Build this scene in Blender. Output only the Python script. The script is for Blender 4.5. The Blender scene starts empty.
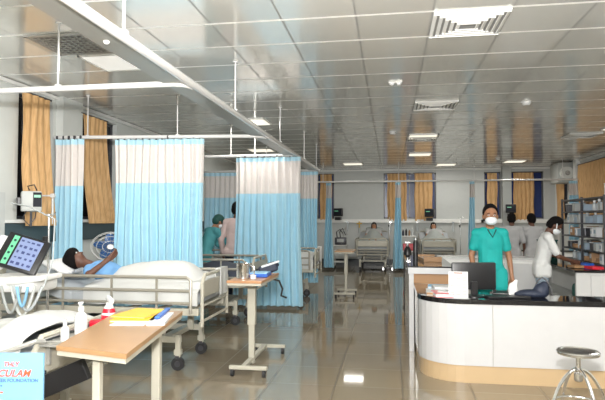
import bpy, bmesh, math, random
from mathutils import Vector, Matrix, Euler
random.seed(7)
S = bpy.context.scene
COL = S.collection
PI = math.pi
def rad(a): return math.radians(a)

# ------------------------------------------------------------------ camera
cd = bpy.data.cameras.new('camera'); cam = bpy.data.objects.new('camera', cd); COL.objects.link(cam)
cam.location = (0, 0, 1.5)
cam.rotation_euler = (rad(92.0), 0, rad(9.04))
cd.sensor_width = 36; cd.lens = 550/605*36; cd.clip_start = .05
S.camera = cam
# ------------------------------------------------------------------ world, exposure
w = bpy.data.worlds.new('world'); S.world = w; w.use_nodes = True
w.node_tree.nodes['Background'].inputs[0].default_value = (.16, .26, .6, 1)
w.node_tree.nodes['Background'].inputs[1].default_value = .6
S.view_settings.view_transform = 'Standard'; S.view_settings.look = 'None'
S.view_settings.gamma = 1; S.view_settings.use_curve_mapping = False
S.view_settings.exposure = 0.0
# ------------------------------------------------------------------ lights
def area(name, loc, rot, sx, sy, power, color=(1, 1, 1)):
    l = bpy.data.lights.new(name, 'AREA'); l.shape = 'RECTANGLE'; l.size = sx; l.size_y = sy
    l.energy = power; l.color = color
    o = bpy.data.objects.new(name, l); COL.objects.link(o); o.location = loc; o.rotation_euler = rot
    return o
# the photographer's flash, beside the lens
area('camera_flash', (-.05, -.05, 1.85), (rad(86), 0, rad(5)), .22, .16, 120, (1, .985, .96))
area('camera_flash_bounce', (-.05, -.12, 1.9), (rad(145), 0, rad(0)), .22, .16, 470, (1, .985, .96))
# ceiling luminaires (down lighting); positions shared with the fixtures built below
LAMPS = [(-2.76, 5.24), (-2.26, 8.84), (-1.06, 16.04), (3.44, 16.04), (1.64, 16.64), (.74, 13.94),
         (.64, .14), (-1.76, .14), (3.14, 2.54), (3.44, -1.06), (-.56, -1.06), (4.34, 6.14), (4.04, 10.34), (-2.96, 12.5), (.64,10.94)]
for i, (x, y) in enumerate(LAMPS):
    area('ceiling_lamp_light', (x, y, 3.085), (0, 0, 0), .55, .55, 26 if y < 9 else (7 if i == 2 else 21), (1, .97, .9))

# ------------------------------------------------------------------ materials
MATS = {}
def mat(name, col, rough=.5, metal=0, spec=.5, emit=None, es=0, trans=0, alpha=1, coat=0, noise=0, nscale=8, bump=0):
    m = bpy.data.materials.new(name); m.use_nodes = True; nt = m.node_tree
    b = nt.nodes['Principled BSDF']
    b.inputs['Base Color'].default_value = (*col, 1); b.inputs['Roughness'].default_value = rough
    b.inputs['Metallic'].default_value = metal; b.inputs['Specular IOR Level'].default_value = spec
    b.inputs['Coat Weight'].default_value = coat; b.inputs['Alpha'].default_value = alpha
    b.inputs['Transmission Weight'].default_value = trans
    if emit: b.inputs['Emission Color'].default_value = (*emit, 1); b.inputs['Emission Strength'].default_value = es
    tc = nt.nodes.new('ShaderNodeTexCoord'); n = nt.nodes.new('ShaderNodeTexNoise')
    n.inputs['Scale'].default_value = nscale; n.inputs['Detail'].default_value = 4
    nt.links.new(tc.outputs['Object'], n.inputs['Vector'])
    mx = nt.nodes.new('ShaderNodeMix'); mx.data_type = 'RGBA'
    k = noise if noise else .04
    mx.inputs[6].default_value = (*[c*(1-k) for c in col], 1); mx.inputs[7].default_value = (*[min(1, c*(1+k)) for c in col], 1)
    nt.links.new(n.outputs[0], mx.inputs[0]); nt.links.new(mx.outputs[2], b.inputs['Base Color'])
    if bump:
        bp = nt.nodes.new('ShaderNodeBump'); bp.inputs['Strength'].default_value = bump; bp.inputs['Distance'].default_value = .01
        nt.links.new(n.outputs[0], bp.inputs['Height']); nt.links.new(bp.outputs[0], b.inputs['Normal'])
    MATS[name] = m; return m
def math_node(nt, op, a, b=None):
    n = nt.nodes.new('ShaderNodeMath'); n.operation = op
    for i, v in enumerate((a, b)):
        if v is None: continue
        if isinstance(v, (int, float)): n.inputs[i].default_value = v
        else: nt.links.new(v, n.inputs[i])
    return n.outputs[0]
def grid_mat(name, col, line_x, line_y, px, py, ox, oy, wx, wy, rough, metal, spec=.5, line_metal=0, vary=.03, line_rough=.5):
    """rectangular tiles with joints, in object (world sized) coordinates"""
    m = mat(name, col, rough, metal, spec); nt = m.node_tree; b = nt.nodes['Principled BSDF']
    tc = nt.nodes.new('ShaderNodeTexCoord'); sp = nt.nodes.new('ShaderNodeSeparateXYZ'); nt.links.new(tc.outputs['Object'], sp.inputs[0])
    ux = math_node(nt, 'DIVIDE', math_node(nt, 'SUBTRACT', sp.outputs[0], ox), px)
    uy = math_node(nt, 'DIVIDE', math_node(nt, 'SUBTRACT', sp.outputs[1], oy), py)
    def line(u, p, w_):
        fr = math_node(nt, 'FRACT', math_node(nt, 'ADD', u, 100.5))
        return math_node(nt, 'LESS_THAN', math_node(nt, 'ABSOLUTE', math_node(nt, 'SUBTRACT', fr, .5)), w_/p/2)
    lx = line(ux, px, wx); ly = line(uy, py, wy)
    cx = nt.nodes.new('ShaderNodeCombineXYZ')
    nt.links.new(math_node(nt, 'FLOOR', ux), cx.inputs[0]); nt.links.new(math_node(nt, 'FLOOR', uy), cx.inputs[1])
    wn = nt.nodes.new('ShaderNodeTexWhiteNoise'); nt.links.new(cx.outputs[0], wn.inputs['Vector'])
    mv = nt.nodes.new('ShaderNodeMix'); mv.data_type = 'RGBA'
    mv.inputs[6].default_value = (*[c*(1-vary) for c in col], 1); mv.inputs[7].default_value = (*[min(1, c*(1+vary)) for c in col], 1)
    nt.links.new(wn.outputs[0], mv.inputs[0])
    m1 = nt.nodes.new('ShaderNodeMix'); m1.data_type = 'RGBA'; nt.links.new(lx, m1.inputs[0]); nt.links.new(mv.outputs[2], m1.inputs[6]); m1.inputs[7].default_value = (*line_x, 1)
    m2 = nt.nodes.new('ShaderNodeMix'); m2.data_type = 'RGBA'; nt.links.new(ly, m2.inputs[0]); nt.links.new(m1.outputs[2], m2.inputs[6]); m2.inputs[7].default_value = (*line_y, 1)
    nt.links.new(m2.outputs[2], b.inputs['Base Color'])
    anyl = math_node(nt, 'MAXIMUM', lx, ly)
    nt.links.new(math_node(nt, 'ADD', math_node(nt, 'MULTIPLY', anyl, line_rough-rough), rough), b.inputs['Roughness'])
    nt.links.new(math_node(nt, 'ADD', math_node(nt, 'MULTIPLY', anyl, line_metal-metal), metal), b.inputs['Metallic'])
    return m
grid_mat('ceiling_tiles', (.8, .8, .765), (.32, .32, .31), (1, 1, .98), .6, .6, .34, 4.34, .016, .036, .14, .34, .5, vary=.05)
fm = grid_mat('floor_tiles', (.26, .218, .155), (.1, .08, .055), (.1, .08, .055), .6, .6, .1, .2, .009, .009, .05, 0, .8, vary=.05, line_rough=.4)
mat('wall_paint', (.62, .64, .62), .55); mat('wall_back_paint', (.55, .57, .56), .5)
mat('white_paint', (.82, .82, .80), .35); mat('white_gloss', (.70, .70, .70), .16, coat=.3)
mat('cream_metal', (.45, .43, .36), .38, noise=.08); mat('grey_metal', (.45, .45, .43), .35, .5)
mat('rail_metal', (.34, .32, .27), .35, .2); mat('taupe_metal', (.34, .33, .3), .4, .3)
mat('desk_white', (.55, .55, .56), .18, coat=.3); mat('steel', (.72, .72, .72), .16, 1); mat('dark_steel', (.09, .09, .1), .35, .6)
mat('black', (.012, .012, .014), .35); mat('rubber', (.02, .02, .022), .6); mat('black_granite', (.01, .01, .012), .06, coat=.6)
mat('dark_teal', (.05, .075, .085), .45); mat('skirting', (.02, .025, .03), .3)
mat('beige_laminate', (.38, .22, .105), .35, noise=.1, nscale=5); mat('wood_laminate', (.46, .24, .12), .38, noise=.12, nscale=6)
mat('sheet', (.58, .59, .58), .8, bump=.4, nscale=9); mat('sheet_grey', (.36, .39, .38), .8, bump=.4, nscale=9)
mat('pillow_cloth', (.78, .79, .80), .8, bump=.3); mat('mattress_cloth', (.42, .45, .48), .7)
mat('curtain_blue', (.42, .69, .83), .75, noise=.08, nscale=5); mat('curtain_header', (.48, .74, .86), .75); mat('curtain_mesh', (.74, .70, .68), .8, noise=.05, nscale=30)
mat('navy', (.015, .022, .045), .6, noise=.3); mat('blue_plastic', (.03, .12, .5), .3); mat('sky_blue', (.25, .5, .72), .5); mat('gown_blue', (.16, .36, .66), .7)
mat('teal_scrub', (.005, .36, .34), .75, noise=.12, nscale=10, bump=.3); mat('dull_teal', (.07, .3, .33), .75, noise=.15)
mat('dark_green', (.01, .07, .06), .7); mat('white_shirt', (.75, .76, .76), .8, bump=.2); mat('grey_scrub', (.42, .42, .43), .8, noise=.08)
mat('pink_shirt', (.62, .48, .46), .8, noise=.08); mat('light_jeans', (.3, .38, .46), .8, noise=.15)
mat('skin_brown', (.34, .165, .09), .5, noise=.08); mat('skin_dark', (.12, .05, .03), .5, noise=.08); mat('hair', (.006, .005, .005), .85, spec=.15)
mat('eye_white', (.7, .7, .68), .3); mat('mask', (.82, .86, .9), .8)
mat('yellow_card', (.85, .52, .02), .45); mat('paper', (.66, .67, .68), .6); mat('red_plastic', (.6, .01, .03), .3); mat('pink_paper', (.7, .2, .2), .6)
mat('poster_blue', (.15, .33, .5), .35); mat('red_ink', (.75, .08, .03), .5); mat('blue_ink', (.06, .12, .4), .5); mat('card_brown', (.35, .2, .1), .7)
mat('green_ui', (.12, .45, .25), .3, emit=(.2, .55, .35), es=.35); mat('screen_ui', (.2, .25, .42), .3, emit=(.4, .5, .8), es=.15)
mat('screen_dark', (.01, .012, .02), .5, spec=.2); mat('ui_blue', (.05, .07, .2), .3); mat('glass_night', (.006, .006, .008), .2); mat('glass_dusk', (.02, .04, .16), .25)
mat('lamp_diffuser', (.9, .9, .86), .5, emit=(1, .93, .76), es=1.0); mat('lamp_cool', (.8, .8, .78), .4, emit=(1, .97, .9), es=.5)
mat('plinth_beige', (.5, .36, .21), .35); mat('orange_box', (.6, .2, .06), .6); mat('vent_dark', (.3, .3, .29), .6); mat('fan_blue', (.04, .13, .35), .3); mat('duct_grey', (.40, .42, .41), .5)
mat('clear_plastic', (.75, .8, .82), .2, trans=.4); mat('yellow_pipe', (.6, .38, .05), .4); mat('brown_wood', (.3, .17, .08), .5, noise=.2)
# orange woven window curtain with fine vertical flecks
m = mat('curtain_orange', (.62, .34, .13), .8); nt = m.node_tree; b = nt.nodes['Principled BSDF']
tc = nt.nodes.new('ShaderNodeTexCoord'); mp = nt.nodes.new('ShaderNodeMapping'); mp.inputs['Scale'].default_value = (40, 40, 4)
nz = nt.nodes.new('ShaderNodeTexNoise'); nz.inputs['Scale'].default_value = 1.2; nz.inputs['Detail'].default_value = 5
cr = nt.nodes.new('ShaderNodeValToRGB'); cr.color_ramp.elements[0].position = .32; cr.color_ramp.elements[0].color = (.53, .31, .13, 1)
cr.color_ramp.elements[1].position = .6; cr.color_ramp.elements[1].color = (.68, .43, .21, 1)
nt.links.new(tc.outputs['Object'], mp.inputs[0]); nt.links.new(mp.outputs[0], nz.inputs['Vector']); nt.links.new(nz.outputs[0], cr.inputs[0]); nt.links.new(cr.outputs[0], b.inputs['Base Color'])
# vertical panelling lines on desk are real geometry

# ------------------------------------------------------------------ mesh helpers
class MB:
    def __init__(s): s.bm = bmesh.new()
    def _x(s, geo, M):
        bmesh.ops.transform(s.bm, matrix=M, verts=geo)
    def box(s, c, d, rot=(0, 0, 0), bev=0):
        r = bmesh.ops.create_cube(s.bm, size=1); vs = r['verts']
        bmesh.ops.scale(s.bm, vec=d, verts=vs)
        if bev:
            es = list({e for v in vs for e in v.link_edges})
            q = bmesh.ops.bevel(s.bm, geom=es, offset=bev, segments=2, affect='EDGES', profile=.5)
            vs = list({v for f in q['faces'] for v in f.verts} | {v for v in vs if v.is_valid})
        s._x(vs, Matrix.Translation(c) @ Euler(rot).to_matrix().to_4x4()); return s
    def cyl(s, a, b_, r, r2=None, seg=12, caps=True):
        a, b_ = Vector(a), Vector(b_); d = b_-a
        q = bmesh.ops.create_cone(s.bm, cap_ends=caps, segments=seg, radius1=r, radius2=r if r2 is None else r2, depth=d.length)
        s._x(q['verts'], Matrix.Translation((a+b_)/2) @ d.to_track_quat('Z', 'Y').to_matrix().to_4x4()); return s
    def ell(s, c, r, rot=(0, 0, 0), u=16, v=10):
        q = bmesh.ops.create_uvsphere(s.bm, u_segments=u, v_segments=v, radius=1)
        bmesh.ops.scale(s.bm, vec=r, verts=q['verts']); s._x(q['verts'], Matrix.Translation(c) @ Euler(rot).to_matrix().to_4x4()); return s
    def cap(s, a, b_, r, r2=None):
        r2 = r if r2 is None else r2
        s.cyl(a, b_, r, r2, 14); s.ell(a, (r,)*3); s.ell(b_, (r2,)*3); return s
    def tube(s, pts, r, seg=8):
        pts = [Vector(p) for p in pts]; rings = []
        t0 = (pts[1]-pts[0]).normalized(); up = Vector((0, 0, 1)) if abs(t0.z) < .9 else Vector((1, 0, 0)); n = t0.cross(up).normalized()
        for i, p in enumerate(pts):
            t = ((pts[min(i+1, len(pts)-1)]-pts[max(i-1, 0)])).normalized()
            n = (n-t*n.dot(t)).normalized(); bn = t.cross(n)
            rings.append([s.bm.verts.new(p+r*(math.cos(2*PI*k/seg)*n+math.sin(2*PI*k/seg)*bn)) for k in range(seg)])
        for a, b_ in zip(rings, rings[1:]):
            for k in range(seg): s.bm.faces.new((a[k], a[(k+1) % seg], b_[(k+1) % seg], b_[k]))
        s.bm.faces.new(rings[0][::-1]); s.bm.faces.new(rings[-1]); return s
    def lathe(s, prof, c=(0, 0, 0), seg=20):
        rings = [[s.bm.verts.new((c[0]+r*math.cos(2*PI*k/seg), c[1]+r*math.sin(2*PI*k/seg), c[2]+z)) for k in range(seg)] for r, z in prof]
        for a, b_ in zip(rings, rings[1:]):
            for k in range(seg): s.bm.faces.new((a[k], a[(k+1) % seg], b_[(k+1) % seg], b_[k]))
        s.bm.faces.new(rings[0][::-1]); s.bm.faces.new(rings[-1]); return s
    def prism(s, poly, z0, z1):
        a = [s.bm.verts.new((x, y, z0)) for x, y in poly]; b_ = [s.bm.verts.new((x, y, z1)) for x, y in poly]
        s.bm.faces.new(a[::-1]); s.bm.faces.new(b_); n = len(poly)
        for k in range(n): s.bm.faces.new((a[k], a[(k+1) % n], b_[(k+1) % n], b_[k]))
        return s
    def build(s, name, m, parent=None, smooth=False, loc=None, rot=None):
        bmesh.ops.recalc_face_normals(s.bm, faces=s.bm.faces)
        me = bpy.data.meshes.new(name); s.bm.to_mesh(me); s.bm.free()
        me.materials.append(MATS[m])
        if smooth:
            me.polygons.foreach_set('use_smooth', [True]*len(me.polygons))
            try: me.set_sharp_from_angle(angle=rad(38))
            except Exception: pass
        o = bpy.data.objects.new(name, me); COL.objects.link(o)
        if parent: o.parent = parent
        if loc: o.location = loc
        if rot: o.rotation_euler = rot
        return o
def tag(o, label=None, cat=None, group=None, kind=None):
    if label: o['label'] = label
    if cat: o['category'] = cat
    if group: o['group'] = group
    if kind: o['kind'] = kind
    return o
def empty(name, loc=(0, 0, 0), rz=0, label=None, cat=None, group=None):
    o = bpy.data.objects.new(name, None); COL.objects.link(o); o.location = loc; o.rotation_euler = (0, 0, rz); o.empty_display_size = .1
    return tag(o, label, cat, group)
def copy_tree(o, parent=None):
    c = o.copy(); COL.objects.link(c)
    if parent: c.parent = parent
    for ch in [x for x in bpy.data.objects if x.parent == o]: copy_tree(ch, c)
    return c
def struct(mb, name, m, smooth=False): return tag(mb.build(name, m, smooth=smooth), kind='structure')
def blob(prims, vox, smooth=2):
    """union primitives into one continuous skin"""
    mb = MB()
    for p in prims:
        if p[0] == 'c': mb.cap(*p[1:])
        elif p[0] == 'b': mb.box(*p[1:])
        else: mb.ell(*p[1:])
    me = bpy.data.meshes.new('tmp'); mb.bm.to_mesh(me); mb.bm.free()
    o = bpy.data.objects.new('tmp', me); COL.objects.link(o)
    r = o.modifiers.new('r', 'REMESH'); r.mode = 'VOXEL'; r.voxel_size = vox
    if smooth: q = o.modifiers.new('s', 'SMOOTH'); q.iterations = smooth; q.factor = .5
    dg = bpy.context.evaluated_depsgraph_get(); me2 = bpy.data.meshes.new_from_object(o.evaluated_get(dg))
    bpy.data.objects.remove(o); bpy.data.meshes.remove(me)
    return me2
def blob_obj(name, prims, m, parent=None, vox=.01, smooth=2, extra=None):
    me = blob(prims, vox, smooth)
    if extra:
        bm = bmesh.new(); bm.from_mesh(me)
        for e in extra: bm.from_mesh(e)
        bm.to_mesh(me); bm.free()
    me.name = name; me.materials.clear(); me.materials.append(MATS[m]); me.polygons.foreach_set('use_smooth', [True]*len(me.polygons))
    o = bpy.data.objects.new(name, me); COL.objects.link(o)
    if parent: o.parent = parent
    return o
def cloth(nx, ny, f, thick=.012):
    """closed sheet, f(u,v)->(x,y,z)"""
    mb = MB(); bm = mb.bm
    g = [[bm.verts.new(f(i/nx, j/ny)) for j in range(ny+1)] for i in range(nx+1)]
    for i in range(nx):
        for j in range(ny): bm.faces.new((g[i][j], g[i+1][j], g[i+1][j+1], g[i][j+1]))
    bmesh.ops.recalc_face_normals(bm, faces=bm.faces)
    bmesh.ops.solidify(bm, geom=list(bm.faces), thickness=thick)
    return mb
def text(name, body, size, m, parent, loc, rot, extrude=.0008, shear=0, align='LEFT'):
    c = bpy.data.curves.new(name, 'FONT'); c.body = body; c.size = size; c.extrude = extrude; c.shear = shear; c.align_x = align; c.offset = size*.018
    o = bpy.data.objects.new(name, c); COL.objects.link(o)
    dg = bpy.context.evaluated_depsgraph_get(); me = bpy.data.meshes.new_from_object(o.evaluated_get(dg)); bpy.data.objects.remove(o)
    me.materials.clear(); me.materials.append(MATS[m])
    q = bpy.data.objects.new(name, me); COL.objects.link(q); q.location = loc; q.rotation_euler = rot
    if parent: q.parent = parent
    return q

# ------------------------------------------------------------------ room
XL, XR, YB, YF, ZC = -4.35, 5.1, 17.9, -2.6, 3.12
struct(MB().box(((XL+XR)/2, (YB+YF)/2, -.05), (XR-XL+.4, YB-YF+.4, .1)), 'floor', 'floor_tiles')
struct(MB().box(((XL+XR)/2, (YB+YF)/2, ZC+.05), (XR-XL+.4, YB-YF+.4, .1)), 'ceiling', 'ceiling_tiles')
for n in ('floor', 'ceiling'):   # keep object coordinates equal to world coordinates
    pass
def wall_with_holes(name, m, axis, at, thick, lo, hi, holes):
    """axis 'x': wall plane x=at running along y.  holes (a0,a1,z0,z1)"""
    mb = MB(); cur = lo
    def seg(a0, a1, z0, z1):
        if a1-a0 < 1e-4 or z1-z0 < 1e-4: return
        c = (at, (a0+a1)/2, (z0+z1)/2) if axis == 'x' else ((a0+a1)/2, at, (z0+z1)/2)
        d = (thick, a1-a0, z1-z0) if axis == 'x' else (a1-a0, thick, z1-z0)
        mb.box(c, d)
    for a0, a1, z0, z1 in sorted(holes):
        seg(cur, a0, 0, ZC); seg(a0, a1, 0, z0); seg(a0, a1, z1, ZC); cur = a1
    seg(cur, hi, 0, ZC); return struct(mb, name, m)
WL = [(5.88, 6.55, 1.5, 3.02), (7.12, 8.25, 1.5, 3.02)]
WB = [(-2.35, -1.8, 1.52, 2.98), (-.2, 1.45, 1.52, 2.98), (2.92, 3.42, 1.52, 2.98), (3.7, 4.68, 1.52, 2.98)]
WR = [(12.9, 15.85, 1.52, 3.0), (17.0, 17.75, 1.52, 2.98)]
wall_with_holes('wall_left', 'wall_paint', 'x', XL-.1, .2, YF, YB+.2, WL)
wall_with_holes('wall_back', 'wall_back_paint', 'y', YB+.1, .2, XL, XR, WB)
wall_with_holes('wall_right', 'wall_paint', 'x', XR+.1, .2, YF, YB+.2, WR)
struct(MB().box(((XL+XR)/2, YF-.1, ZC/2), (XR-XL+.4, .2, ZC)), 'wall_front', 'wall_paint')
struct(MB().box(((XL+XR)/2, YB-.012, .11), (XR-XL, .024, .22)), 'baseboard_back', 'skirting')
struct(MB().box((XL+.012, (YB+YF)/2, .06), (.024, YB-YF, .12)), 'baseboard_left', 'skirting')
struct(MB().box((XR-.012, (YB+YF)/2, .06), (.024, YB-YF, .12)), 'baseboard_right', 'skirting')
struct(MB().box(((XL+XR)/2, YB-.02, ZC-.035), (XR-XL, .04, .05)), 'trim_1', 'white_paint')
struct(MB().box((XL+.02, (YB+YF)/2, ZC-.03), (.04, YB-YF, .04)), 'trim_2', 'white_paint')
struct(MB().box((XR-.02, (YB+YF)/2, ZC-.03), (.04, YB-YF, .04)), 'trim_3', 'white_paint')
wi = 0
def window(axis, at, a0, a1, z0, z1, nm, gm='glass_dusk'):
    global wi; wi += 1
    def bx(c0, c1, zz0, zz1, t=.06, off=0):
        c = (at+off, (c0+c1)/2, (zz0+zz1)/2) if axis == 'x' else ((c0+c1)/2, at+off, (zz0+zz1)/2)
        d = (t, c1-c0, zz1-zz0) if axis == 'x' else (c1-c0, t, zz1-zz0)
        return c, d
    mb = MB(); f = .04
    for q in ((a0, a1, z0, z0+f), (a0, a1, z1-f, z1), (a0, a0+f, z0, z1), (a1-f, a1, z0, z1)): mb.box(*bx(*q))
    for k in range(1, nm): x = a0+(a1-a0)*k/nm; mb.box(*bx(x-.02, x+.02, z0, z1))
    o = struct(mb, 'window_%d' % wi, 'dark_steel')
    MB().box(*bx(a0+.02, a1-.02, z0+.02, z1-.02, .01)).build('window_pane', gm, o)
for q in WL: window('x', XL-.1, *q, 2, 'glass_night')
for q in WB: window('y', YB+.1, *q, 2)
for q in WR: window('x', XR+.1, *q, 2)
# service panel along the walls behind the bed heads
struct(MB().box((XL+.03, 7.3, 1.33), (.06, 13.4, .24), bev=.01), 'trim_4', 'dark_teal')
struct(MB().box((XL+.035, 7.3, 1.475), (.07, 13.4, .035)), 'trim_5', 'white_paint')
struct(MB().box((-.6, YB-.04, 1.44), (7.0, .08, .11), bev=.008), 'trim_6', 'white_paint')
struct(MB().box((3.9, YB-.04, 1.44), (2.2, .08, .11), bev=.008), 'trim_7', 'white_paint')
# pillar on the back wall and pier on the left wall between the windows
struct(MB().box((3.56, YB-.12, ZC/2), (.26, .24, ZC)), 'trim_8', 'duct_grey')
struct(MB().box((XL+.05, 6.86, ZC/2), (.1, .46, ZC)), 'trim_9', 'wall_paint')
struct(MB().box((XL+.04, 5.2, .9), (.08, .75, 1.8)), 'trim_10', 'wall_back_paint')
struct(MB().box((XR-.06, 15.98, ZC/2), (.12, .22, ZC)), 'trim_11', 'white_paint')
struct(MB().box((XR-.04, 17.86, ZC/2), (.08, .08, ZC)), 'trim_12', 'white_paint')

# ------------------------------------------------------------------ window curtains
def pleat(n, amp, ph=0, irr=.3):
    return lambda u: amp*(math.sin(2*PI*n*u+ph)+irr*math.sin(2*PI*n*.37*u+1.3+ph))
def window_curtain(axis, at, a0, a1, z0, z1, label, flare=0, n=None, shift=0):
    L = a1-a0; n = n or max(2, round(L/.13)); p = pleat(n, .022, random.random()*6)
    def f(u, v):
        z = z1+(z0-z1)*v; a = a0+L*u + flare*v*v*(u-.5) + shift*v*v*(.5+.5*u) + .01*math.sin(9*v+5*u)
        o = p(u)*(.6+.4*v) + .01*math.sin(v*7+u*3)
        return (at+o, a, z) if axis == 'x' else (a, at+o, z)
    o = empty('window_curtain', ((at, (a0+a1)/2, z0) if axis == 'x' else ((a0+a1)/2, at, z0)), 0, label, 'window curtain', 'orange window curtains')
    c = cloth(n*10, 14, f, .006).build('drape', 'curtain_orange', o, True); c.location = -o.location
    mb = MB()
    if axis == 'x': mb.cyl((at, a0-.05, z1+.01), (at, a1+.05, z1+.01), .012)
    else: mb.cyl((a0-.05, at, z1+.01), (a1+.05, at, z1+.01), .012)
    r = mb.build('curtain_rod', 'dark_steel', o, True); r.location = -o.location
    return o
wc = window_curtain
wc('x', XL+.09, 5.8, 6.33, 1.42, 3.0, 'orange window curtain on the left wall behind the wall-mounted patient monitor', .0, shift=.16)
wc('x', XL+.09, 7.1, 7.75, 1.44, 2.98, 'orange window curtain between the two nearest blue bay curtains', .0, shift=.3)
wc('y', YB-.07, -2.25, -1.86, 1.47, 2.96, 'leftmost narrow orange curtain on the back wall')
wc('y', YB-.07, -.08, .52, 1.45, 2.96, 'orange curtain left of the blue gap in the middle back window')
wc('y', YB-.07, .78, 1.33, 1.45, 2.96, 'orange curtain right of the blue gap in the middle back window')
wc('y', YB-.07, 3.0, 3.3, 1.47, 2.94, 'narrow orange curtain on the back wall left of the grey pillar')
wc('y', YB-.07, 3.78, 4.38, 1.47, 2.94, 'orange curtain on the back wall right of the grey pillar')
wc('x', XR-.09, 13.0, 15.78, 1.5, 2.95, 'wide orange curtain on the right wall above the supply rack')
wc('x', XR-.09, 17.05, 17.7, 1.5, 2.95, 'narrow orange curtain in the far right corner')

# ------------------------------------------------------------------ bay rails
ZR = 2.57
def rail(label, pts, hang, r=.024, nm='curtain_rail'):
    o = empty(nm, pts[0], 0, label, 'curtain rail', 'ceiling-hung curtain rails'); o.location.z = 0; off = -o.location
    a = MB().tube(pts, r, 10).build('rail', 'white_gloss', o, True); a.location = off
    for x, y in hang:
        h = MB().cyl((x, y, ZR+.01), (x, y, ZC-.012), .008, seg=8).lathe([(.028, ZC-.014), (.028, ZC-.004), (.012, ZC-.002)], (x, y, 0), 12).build('drop_rod', 'white_gloss', o, True); h.location = off
        k = MB().box((x, y, ZR+.015), (.04, .04, .035), bev=.005).build('clamp', 'white_gloss', h, True)
    return o
def bend(y0, x_end, y_into, r=.3, n=6):
    pts = [(XL+.01, y0, ZR), (x_end-r, y0, ZR)]
    for k in range(1, n+1):
        a = PI/2*k/n; pts.append((x_end-r+r*math.sin(a), y0-r+r*math.cos(a) if y_into < 0 else y0+r-r*math.cos(a), ZR))
    return pts
main = empty('main_rail', (-1.56, 0, 0), 0, 'long white ceiling-hung rail with grey channel running the length of the ward', 'curtain rail')
MB().cyl((0.02, -.8, ZR), (0.02, 11.9, ZR), .03, seg=12).build('rail', 'white_gloss', main, True)
MB().box((-.1, 5.55, ZR+.02), (.2, 12.7, .04)).box((-.16, 5.55, ZR+.045), (.012, 12.7, .06)).build('channel', 'taupe_metal', main)
for y in (.6, 3.03, 5.42, 7.75, 10.0, 11.7):
    h = MB().cyl((0, y, ZR+.03), (0, y, ZC-.012), .009, seg=8).lathe([(.03, ZC-.014), (.03, ZC-.004), (.012, ZC-.002)], (0, y, 0), 12).build('drop_rod', 'white_gloss', main, True)
    MB().box((0, y, ZR+.03), (.05, .05, .05), bev=.006).build('clamp', 'white_gloss', h, True)
MB().ell((-.12, 3.05, ZR), (.02, .02, .02)).build('end_stop', 'white_gloss', main, True)
rail('nearest white cross rail, curving into the long ward rail', bend(4.1, -1.58, 1, .12), [(-2.68, 4.1), (-3.9, 4.1)])
rail('white cross rail holding the two nearest blue bay curtains', [(XL+.01, 6.58, ZR)]+bend(6.86, -1.58, 1, .2)[1:], [(-2.72, 6.76), (-3.9, 6.63)])
rail('white cross rail holding the third blue bay curtain', [(XL+.01, 9.02, ZR), (-1.58, 9.02, ZR)], [(-2.67, 9.02), (-2.25, 9.02)])
rail('white cross rail holding the farthest bay curtain on the left', [(XL+.01, 11.9, ZR), (-1.58, 11.9, ZR)], [(-2.7, 11.9)])
rail('long white rail across the room in front of the back wall beds', [(-2.05, 15.7, ZR), (5.08, 15.7, ZR)], [(-1.9, 15.7), (.25, 15.7), (2.3, 15.7), (4.6, 15.7)])

# ------------------------------------------------------------------ bay curtains
def bay_curtain(label, x0, x1, y, n, amp=.045, zb=.12, zsplit=1.93, zt=2.54, hooks=0, flare=.0, ang=0):
    o = empty('privacy_curtain', ((x0+x1)/2, y, 0), ang, label, 'bay curtain', 'blue and white bay curtains')
    L = x1-x0; ph = random.random()*6; p = pleat(n, amp, ph, .35)
    def band(za, zb_, t):
        def f(u, v):
            z = za+(zb_-za)*v; k = (zt-z)/(zt-zb)
            x = (u-.5)*L*(1+flare*k) + .012*math.sin(6*k+8*u)
            return (x, p(u)*(.55+.45*k)+.015*math.sin(3*k+5*u), z)
        return cloth(max(24, n*9), max(2, int(abs(za-zb_)*9)), f, t)
    band(zt, zt-.07, .008).build('header', 'curtain_header', o, True)
    band(zt-.07, zsplit, .005).build('mesh_top', 'curtain_mesh', o, True)
    band(zsplit, zb, .008).build('drape', 'curtain_blue', o, True)
    for k in range(hooks):
        u = (k+.5)/hooks; MB().box(((u-.5)*L, p(u)*.5, zt+.02), (.02, .014, .05)).ell(((u-.5)*L, 0, zt+.03), (.012, .024, .02)).build('hook', 'dark_steel', o, True)
    return o
bay_curtain('narrow blue and white bay curtain beside the first orange window curtain', -4.33, -3.93, 6.58, 5, .05, hooks=5)
bay_curtain('wide blue and white bay curtain behind the reclining patient', -3.55, -2.38, 6.74, 11, .045, zb=.2, zsplit=1.97, hooks=14, ang=.11)
bay_curtain('blue and white bay curtain behind the overbed table with the steel jug', -2.58, -1.48, 9.02, 10, .045, zb=.06, zsplit=1.93, hooks=10, flare=.07)
bay_curtain('dim blue and white bay curtain behind the person in the teal gown', -4.15, -2.7, 11.9, 12, .04, hooks=0, zsplit=1.98)
bay_curtain('blue bay curtain just right of the third one, farther down the ward', -2.0, -1.56, 11.9, 6, .04, hooks=0, zsplit=1.95)
bay_curtain('gathered blue curtain at the left end of the back rail', -1.81, -1.67, 15.7, 4, .05, zsplit=2.1, flare=1.0)
bay_curtain('gathered blue curtain in front of the middle back window', 0.15, 0.29, 15.7, 4, .05, zsplit=2.1, flare=1.0)
bay_curtain('gathered blue curtain hanging behind the man in teal scrubs', 2.17, 2.29, 15.7, 4, .05, zsplit=2.1, flare=1.0)
bay_curtain('pale blue curtain in the far right corner behind the supply rack', 4.8, 5.03, 15.85, 5, .05, zsplit=2.15)

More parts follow.
